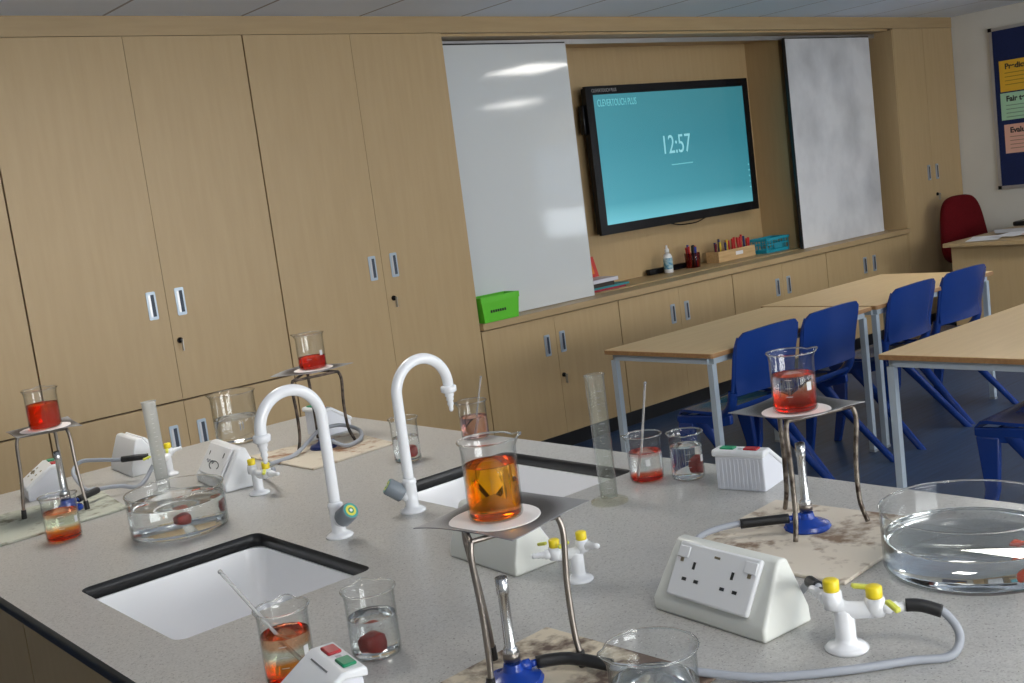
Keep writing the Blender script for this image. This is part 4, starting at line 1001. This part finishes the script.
# ------------------------------------------------------------------ glassware
def beaker(c, z, r, h, label, liq=None, lm=None, spout=0.0, gm=glass, marks=True, group='glass beakers on the bench', name='glass_beaker', cat='beaker', flare=.0035, th=.0014, blobs=(), spout_amp=.007, band=None, seg=48):
    t = thing(name, label, cat, (c[0], c[1], z), 0, group)
    rc = min(.007, r*.15)
    def fn(rr, zz, a):
        d = (a-spout+PI) % (2*PI) - PI
        if spout_amp and zz > h-.014:
            k = (zz-(h-.014))/.014; g_ = math.exp(-(d/.22)**2)*k
            return rr + spout_amp*g_, zz + .0015*g_ - .002*k*math.exp(-((abs(d)-.45)/.15)**2)
        return rr, zz
    outer = [(0, 0), (r-rc, 0), (r-rc*.3, rc*.3), (r, rc), (r, h-.012), (r+flare*.4, h-.004), (r+flare, h-.0007), (r+flare-.0006, h), (r+flare-th, h-.0006), (r+flare*.4-th, h-.005), (r-th, h-.013), (r-th, rc+th), (r-rc*.3-th, rc*.3+th), (r-rc-th, th*1.2), (0, th*1.2)]
    bm = newbm(); lathe(bm, outer, seg, fn); bo = obj('glass_body', bm, gm, t, True)
    bm = newbm(); pts = []
    for k in range(seg):
        a = 2*PI*k/seg; rr, zz = fn(r+flare-.0007, h-.0004, a); pts.append(Vector((rr*math.cos(a), rr*math.sin(a), zz)))
    # rounded rim bead (closed ring)
    rings = []
    for k in range(seg):
        p = pts[k]; n = Vector((p.x, p.y, 0)).normalized()
        rings.append([bm.verts.new(p + (n*math.cos(2*PI*j/8) + Vector((0, 0, 1))*math.sin(2*PI*j/8))*.0012) for j in range(8)])
    for k in range(seg):
        a, b_ = rings[k], rings[(k+1) % seg]
        for j in range(8): bm.faces.new((a[j], a[(j+1) % 8], b_[(j+1) % 8], b_[j]))
    obj('rim', bm, rimglass, t, True)
    if liq:
        ri = r-th-.0004
        bm = newbm(); zb = th*1.2+.0004
        lathe(bm, [(0, zb), (ri-rc, zb), (ri-rc*.3, zb+rc*.3), (ri, zb+rc), (ri, liq-.0012), (ri-.0004, liq), (ri-.002, liq-.0010), (ri-.006, liq-.0014), (0, liq-.0014)], seg)
        lo = obj('liquid', bm, lm, t, True)
        lo['label'] = 'liquid filling the vessel'
    for k, (bx_, by_, bz_, s1, s2, s3, mm) in enumerate(blobs):
        bm = newbm(); bmesh.ops.create_icosphere(bm, subdivisions=3, radius=1)
        rn = random.Random(k+int(c[0]*999))
        for v in bm.verts:
            q = v.co; e = .55; q = Vector([math.copysign(abs(x)**e, x) for x in q])*.72
            f_ = 1 + .10*math.sin(q.x*5+rn.random()) + .08*math.sin(q.y*7+k); v.co = (bx_+q.x*s1*f_, by_+q.y*s2*f_, bz_+q.z*s3*f_)
        o = obj('dye_lump', bm, mm, t, True)
    if marks:
        # printed scale on the wall facing the camera
        az = math.atan2(-c[1], -c[0]) + (marks if isinstance(marks, float) else .15)
        def patch(a0, a1, za, zb_):
            bm = newbm(); n = 6; R_ = r+.0002; vs = []
            for i in range(n+1):
                a = az+a0+(a1-a0)*i/n
                vs.append((bm.verts.new((R_*math.cos(a), R_*math.sin(a), za)), bm.verts.new((R_*math.cos(a), R_*math.sin(a), zb_)), bm.verts.new(((R_+.0002)*math.cos(a), (R_+.0002)*math.sin(a), za)), bm.verts.new(((R_+.0002)*math.cos(a), (R_+.0002)*math.sin(a), zb_))))
            for p, q in zip(vs, vs[1:]):
                bm.faces.new((p[2], q[2], q[3], p[3])); bm.faces.new((p[0], p[1], q[1], q[0])); bm.faces.new((p[1], p[3], q[3], q[1])); bm.faces.new((p[0], q[0], q[2], p[2]))
            for p in (vs[0], vs[-1]): bm.faces.new((p[0], p[2], p[3], p[1]))
            obj('printed_mark', bm, print_w, bo)
        if h < .12:
            for k in range(3): patch(-.42, -.12, h*(.30+.14*k), h*(.30+.14*k)+.0008)
            patch(.55, .80, h*.38, h*.52)
    return t
Zb = ZB + .0002
DX = dye_m
# main amber beaker on the front tripod
beaker((.840, 1.079), z3, .0345, .100, 'beaker of glowing amber liquid on the front tripod', .070, liq_amber, spout=-.55, marks=False)
# right tripod
beaker((1.449, 1.060), z4, .035, .094, 'beaker with red bottom layer and clear top on the right tripod', .059, liq_half, spout=-.55, marks=.05)
# left tripod
beaker((.799, 2.648), z1, .036, .090, 'beaker full of orange-red liquid on the left tripod', .056, liq_full, spout=1.2, marks=False)
# far middle tripod
beaker((1.489, 2.614), z2, .037, .094, 'half-filled red beaker on the blackened tripod', .033, liquid('red_liquid', [(0, (.93, .16, .08)), (.04, (.94, .22, .12))]), spout=2.4, marks=.1)
# small beaker bottom orange at left
beaker((.718, 2.391), Zb, .036, .094, 'beaker with an orange layer at the bottom in front of the left tripod', .060, liq_or, spout=.9, marks=.2)
# left water dish
bl = [(-.012, -.045, .034, .020, .016, .014, DX), (.070, -.040, .036, .017, .014, .017, DX), (.015, .012, .060, .010, .008, .004, DX), (.062, .040, .060, .012, .008, .004, dye_o), (.080, .010, .060, .010, .012, .004, dye_o), (-.060, .030, .061, .020, .006, .002, dye_o)]
beaker((.886, 2.190), Zb, .098, .088, 'wide glass dish of water with red lumps beside the left sink', .064, water, spout_amp=0, marks=False, group='wide glass dishes of water', name='glass_dish', cat='dish', flare=.0015, th=.002, blobs=bl, seg=64)
# big beaker near the bench corner
beaker((1.385, 2.905), Zb, .061, .141, 'large clear beaker of water at the far corner of the bench', .070, water, spout=2.8, marks=False, gm=glass)
beaker((1.457, 2.180), Zb, .0325, .103, 'clear beaker with a red lump behind the second swan-neck tap', .058, water, spout=-2.6, marks=False, blobs=[(-.002, -.012, .024, .024, .016, .018, DX)])
beaker((1.680, 2.199), Zb, .035, .094, 'beaker with pinkish liquid and a rod behind the amber beaker', .055, liquid('pink_tinted_liquid', [(0, (.96, .72, .66)), (.05, (.95, .80, .76)), (.06, (.96, .60, .55))]), spout=2.6, marks=.0)
beaker((1.571, 1.518), Zb, .034, .092, 'beaker with a thin red layer and a glass tube standing in it', .058, liq_thin, spout=2.35, marks=-.55)
beaker((1.615, 1.448), Zb, .0325, .092, 'clear beaker with a deep red lump, left of the ribbed box', .066, water, spout=-2.9, marks=.35, blobs=[(.010, -.010, .026, .017, .015, .023, DX)], spout_amp=.005)
# right water dish
beaker((1.431, .771), Zb, .122, .088, 'wide glass dish of clear water at the right edge', .047, water, spout_amp=0, marks=False, group='wide glass dishes of water', name='glass_dish', cat='dish', flare=.001, th=.0022, blobs=[(-.004, -.064, .040, .016, .012, .009, dye_o), (-.040, -.084, .016, .014, .012, .010, dye_o)], seg=72)
# bottom of the photo
beaker((.643, 1.307), Zb, .0335, .102, 'beaker with orange bottom layer at the bottom left, rod leaning in it', .068, liq_or, spout=.9, marks=.1)
beaker((.761, 1.281), Zb, .0345, .093, 'clear beaker with a dark red lump right of the leaning-rod beaker', .055, water, spout=1.2, marks=False, blobs=[(-.008, -.006, .021, .021, .017, .018, DX)])
beaker((.800, .797), Zb, .0475, .110, 'clear beaker cut by the bottom edge, beside the double socket', .072, water, spout=2.6, marks=False, blobs=[(-.012, .018, .055, .010, .008, .006, DX), (-.035, .010, .050, .008, .008, .005, DX)])
# rods
def rod(a, b_, r_, label, m=rodglass):
    bm = newbm(); a = Vector(a); b_ = Vector(b_); tube(bm, [a, a.lerp(b_, .03), a.lerp(b_, .97), b_], [r_*.7, r_, r_, r_*.9], 12)
    bmesh.ops.create_icosphere(bm, subdivisions=2, radius=r_*1.3, matrix=Matrix.Translation(b_))
    for v in bm.verts: v.co -= a
    o = obj('glass_rod', bm, m, None, True); o.location = a
    tag(o, label, 'glass rod', 'glass rods standing in beakers')
rodm = mat('frosty_glass_rod', (.80, .80, .79), .2, trans=.7, ior=1.45)
rod((.664, 1.286, Zb+.004), (.588, 1.350, 1.060), .0025, 'long glass rod leaning out of the beaker over the front sink', rodm)
rod((1.560, 1.528, Zb+.004), (1.574, 1.498, Zb+.196), .0024, 'upright glass tube in the red-layer beaker beside the measuring cylinder', rodm)
rod((1.690, 2.215, Zb+.004), (1.706, 2.180, Zb+.150), .0024, 'thin rod leaning in the pinkish beaker behind the amber one', rodm)
# measuring cylinders
def cylinder(c, r, h, m, label, foot_m, lean=0.0, rb=.034):
    t = thing('measuring_cylinder', label, 'measuring cylinder', (c[0], c[1], Zb), 0, 'tall measuring cylinders')
    bm = newbm(); lathe(bm, [(0, .010), (r, .010), (r, h-.006), (r+.002, h-.001), (r+.0015, h), (r-.001, h), (r-.0014, h-.008), (r-.0014, .013), (0, .013)], 32, lambda rr, z, a: (rr+.004*math.exp(-((a-2.6)/.25)**2)*(1 if z > h-.008 else 0), z)); o = obj('tube', bm, m, t, True)
    bm = newbm(); lathe(bm, [(0, 0), (rb, 0), (rb, .004), (rb*.8, .007), (r*1.1, .0095), (0, .0098)], 6 if rb < .033 else 32); obj('foot', bm, foot_m, t)
    for k in range(16):
        z = .03+(h-.06)*k/15; bm = newbm(); az = math.atan2(-c[1], -c[0]); n = 5; R_ = r+.0002; vs = []
        for i in range(n+1):
            a = az-.1+(.55 if k % 5 == 0 else .3)*i/n; vs.append([bm.verts.new(((R_+dr)*math.cos(a), (R_+dr)*math.sin(a), z+dz)) for dr, dz in ((0, 0), (0, .0007), (.0002, .0007), (.0002, 0))])
        for p, q in zip(vs, vs[1:]):
            for j in range(4): bm.faces.new((p[j], p[(j+1) % 4], q[(j+1) % 4], q[j]))
        obj('graduation_mark', bm, mat('grey_print2', (.45, .46, .46), .6), o)
cylinder((1.004, 2.540), .0145, .222, frosted, 'cloudy plastic measuring cylinder behind the left water dish', frosted)
cylinder((1.424, 1.480), .0165, .245, frosted2, 'clear plastic measuring cylinder beside the right-hand sink', glass_mat('yellowish_clear_foot', (.99, .99, .96), (.93, .91, .78)), rb=.035)

# ------------------------------------------------------------------ gas hoses
def hose(path, label, sleeves=(), r_=.0052):
    P = smooth_path(path, 6)
    t = thing('gas_hose', label, 'hose', P[0][:], 0, 'rubber gas hoses')
    T = Matrix.Translation(-P[0])
    bm = newbm(); tube(bm, P, r_, 12); xf(bm, T); obj('tube', bm, hose_m, t, True)
    for s in sleeves:
        bm = newbm(); tube(bm, smooth_path(s, 5), r_*1.5, 14); xf(bm, T); obj('black_sleeve', bm, black_rub, t, True)
zh = ZB+.0058; zm = ZM+.0058
# front gas tap to the front bunsen
hose([(1.141, .705, .956), (1.150, .690, .955), (1.161, .668, .948), (1.160, .650, .925), (1.140, .652, zh), (1.105, .682, zh), (1.040, .732, zh), (.975, .800, zh), (.930, .870, zm+.001), (.890, .940, .915), (.862, 1.000, .923), (.829, 1.0245, .9244)],
     'grey gas hose looping from the foreground gas tap to the front bunsen burner',
     [[(1.141, .705, .956), (1.150, .690, .9555), (1.160, .670, .949)], [(.887, .952, .9162), (.862, 1.000, .923), (.829, 1.0245, .9244)]])
# front gas tap back to the right bunsen
hose([(1.113, .806, .968), (1.130, .830, .965), (1.175, .885, .925), (1.215, .960, zh+.001), (1.235, 1.06, zh+.001), (1.262, 1.135, zm+.003), (1.310, 1.160, .920), (1.363, 1.140, .924), (1.400, 1.105, .9246), (1.429, 1.079, .9244)],
     'grey gas hose running behind the double socket box to the right bunsen burner',
     [[(1.113, .806, .968), (1.121, .818, .967), (1.130, .830, .965)], [(1.372, 1.1315, .9242), (1.400, 1.105, .9246), (1.429, 1.079, .9244)]])
# left bunsen
hose([(.829, 2.613, .9244), (.862, 2.624, .928), (.890, 2.642, .928), (.915, 2.652, .925), (.945, 2.652, .920), (.985, 2.660, zh), (1.02, 2.69, .91), (1.050, 2.705, .935), (1.062, 2.700, .950)],
     'grey gas hose from the left bunsen burner towards the gas tap behind', [[(.829, 2.613, .9244), (.862, 2.624, .928), (.885, 2.639, .928)]])
hose([(1.060, 2.745, .955), (1.030, 2.760, .957), (1.000, 2.785, .957), (.960, 2.830, .962), (.930, 2.860, .962), (.905, 2.850, .945), (.900, 2.815, .925), (.905, 2.775, zh), (.925, 2.77, zh)],
     'grey gas hose arching beside the small terminal box at the left', [[(1.060, 2.745, .955), (1.030, 2.760, .957), (1.005, 2.781, .957)]])
hose([(1.140, 2.245, .956), (1.165, 2.30, .93), (1.20, 2.42, zh), (1.25, 2.50, zh), (1.33, 2.50, zm), (1.40, 2.545, .925), (1.47, 2.600, .935), (1.535, 2.600, .935), (1.555, 2.54, .922), (1.515, 2.475, zm), (1.455, 2.445, zm), (1.438, 2.472, .922), (1.442, 2.491, .9244)],
     'grey gas hose looping on the tan mat round the blackened tripod')

# ------------------------------------------------------------------ ceiling lights
lampm = mat('lamp_diffuser', (.9, .9, .9), .5, emis=(1.0, .96, .90), estr=LAMP)
for (x, y, lb) in ((6.08, 2.90, 'square ceiling light mirrored at the top of the clean whiteboard'), (8.20, .25, 'square ceiling light mirrored lower on the clean whiteboard'), (3.45, .25, 'square ceiling light above the front table'), (1.30, 2.85, 'square ceiling light above the wall end of the bench'), (.70, -.60, 'square ceiling light above the camera end of the bench')):
    t = thing('ceiling_light', lb, 'light', (x, y, ZC), 0, 'square ceiling lights')
    bm = newbm()
    for (a, b_, c_, d) in ((-.31, .31, -.31, -.285), (-.31, .31, .285, .31), (-.31, -.285, -.285, .285), (.285, .31, -.285, .285)): box(bm, a, b_, c_, d, -.014, -.0005)
    obj('frame', bm, white_pl, t)
    bm = newbm(); box(bm, -.285, .285, -.285, .285, -.010, -.001); obj('diffuser', bm, lampm, t)
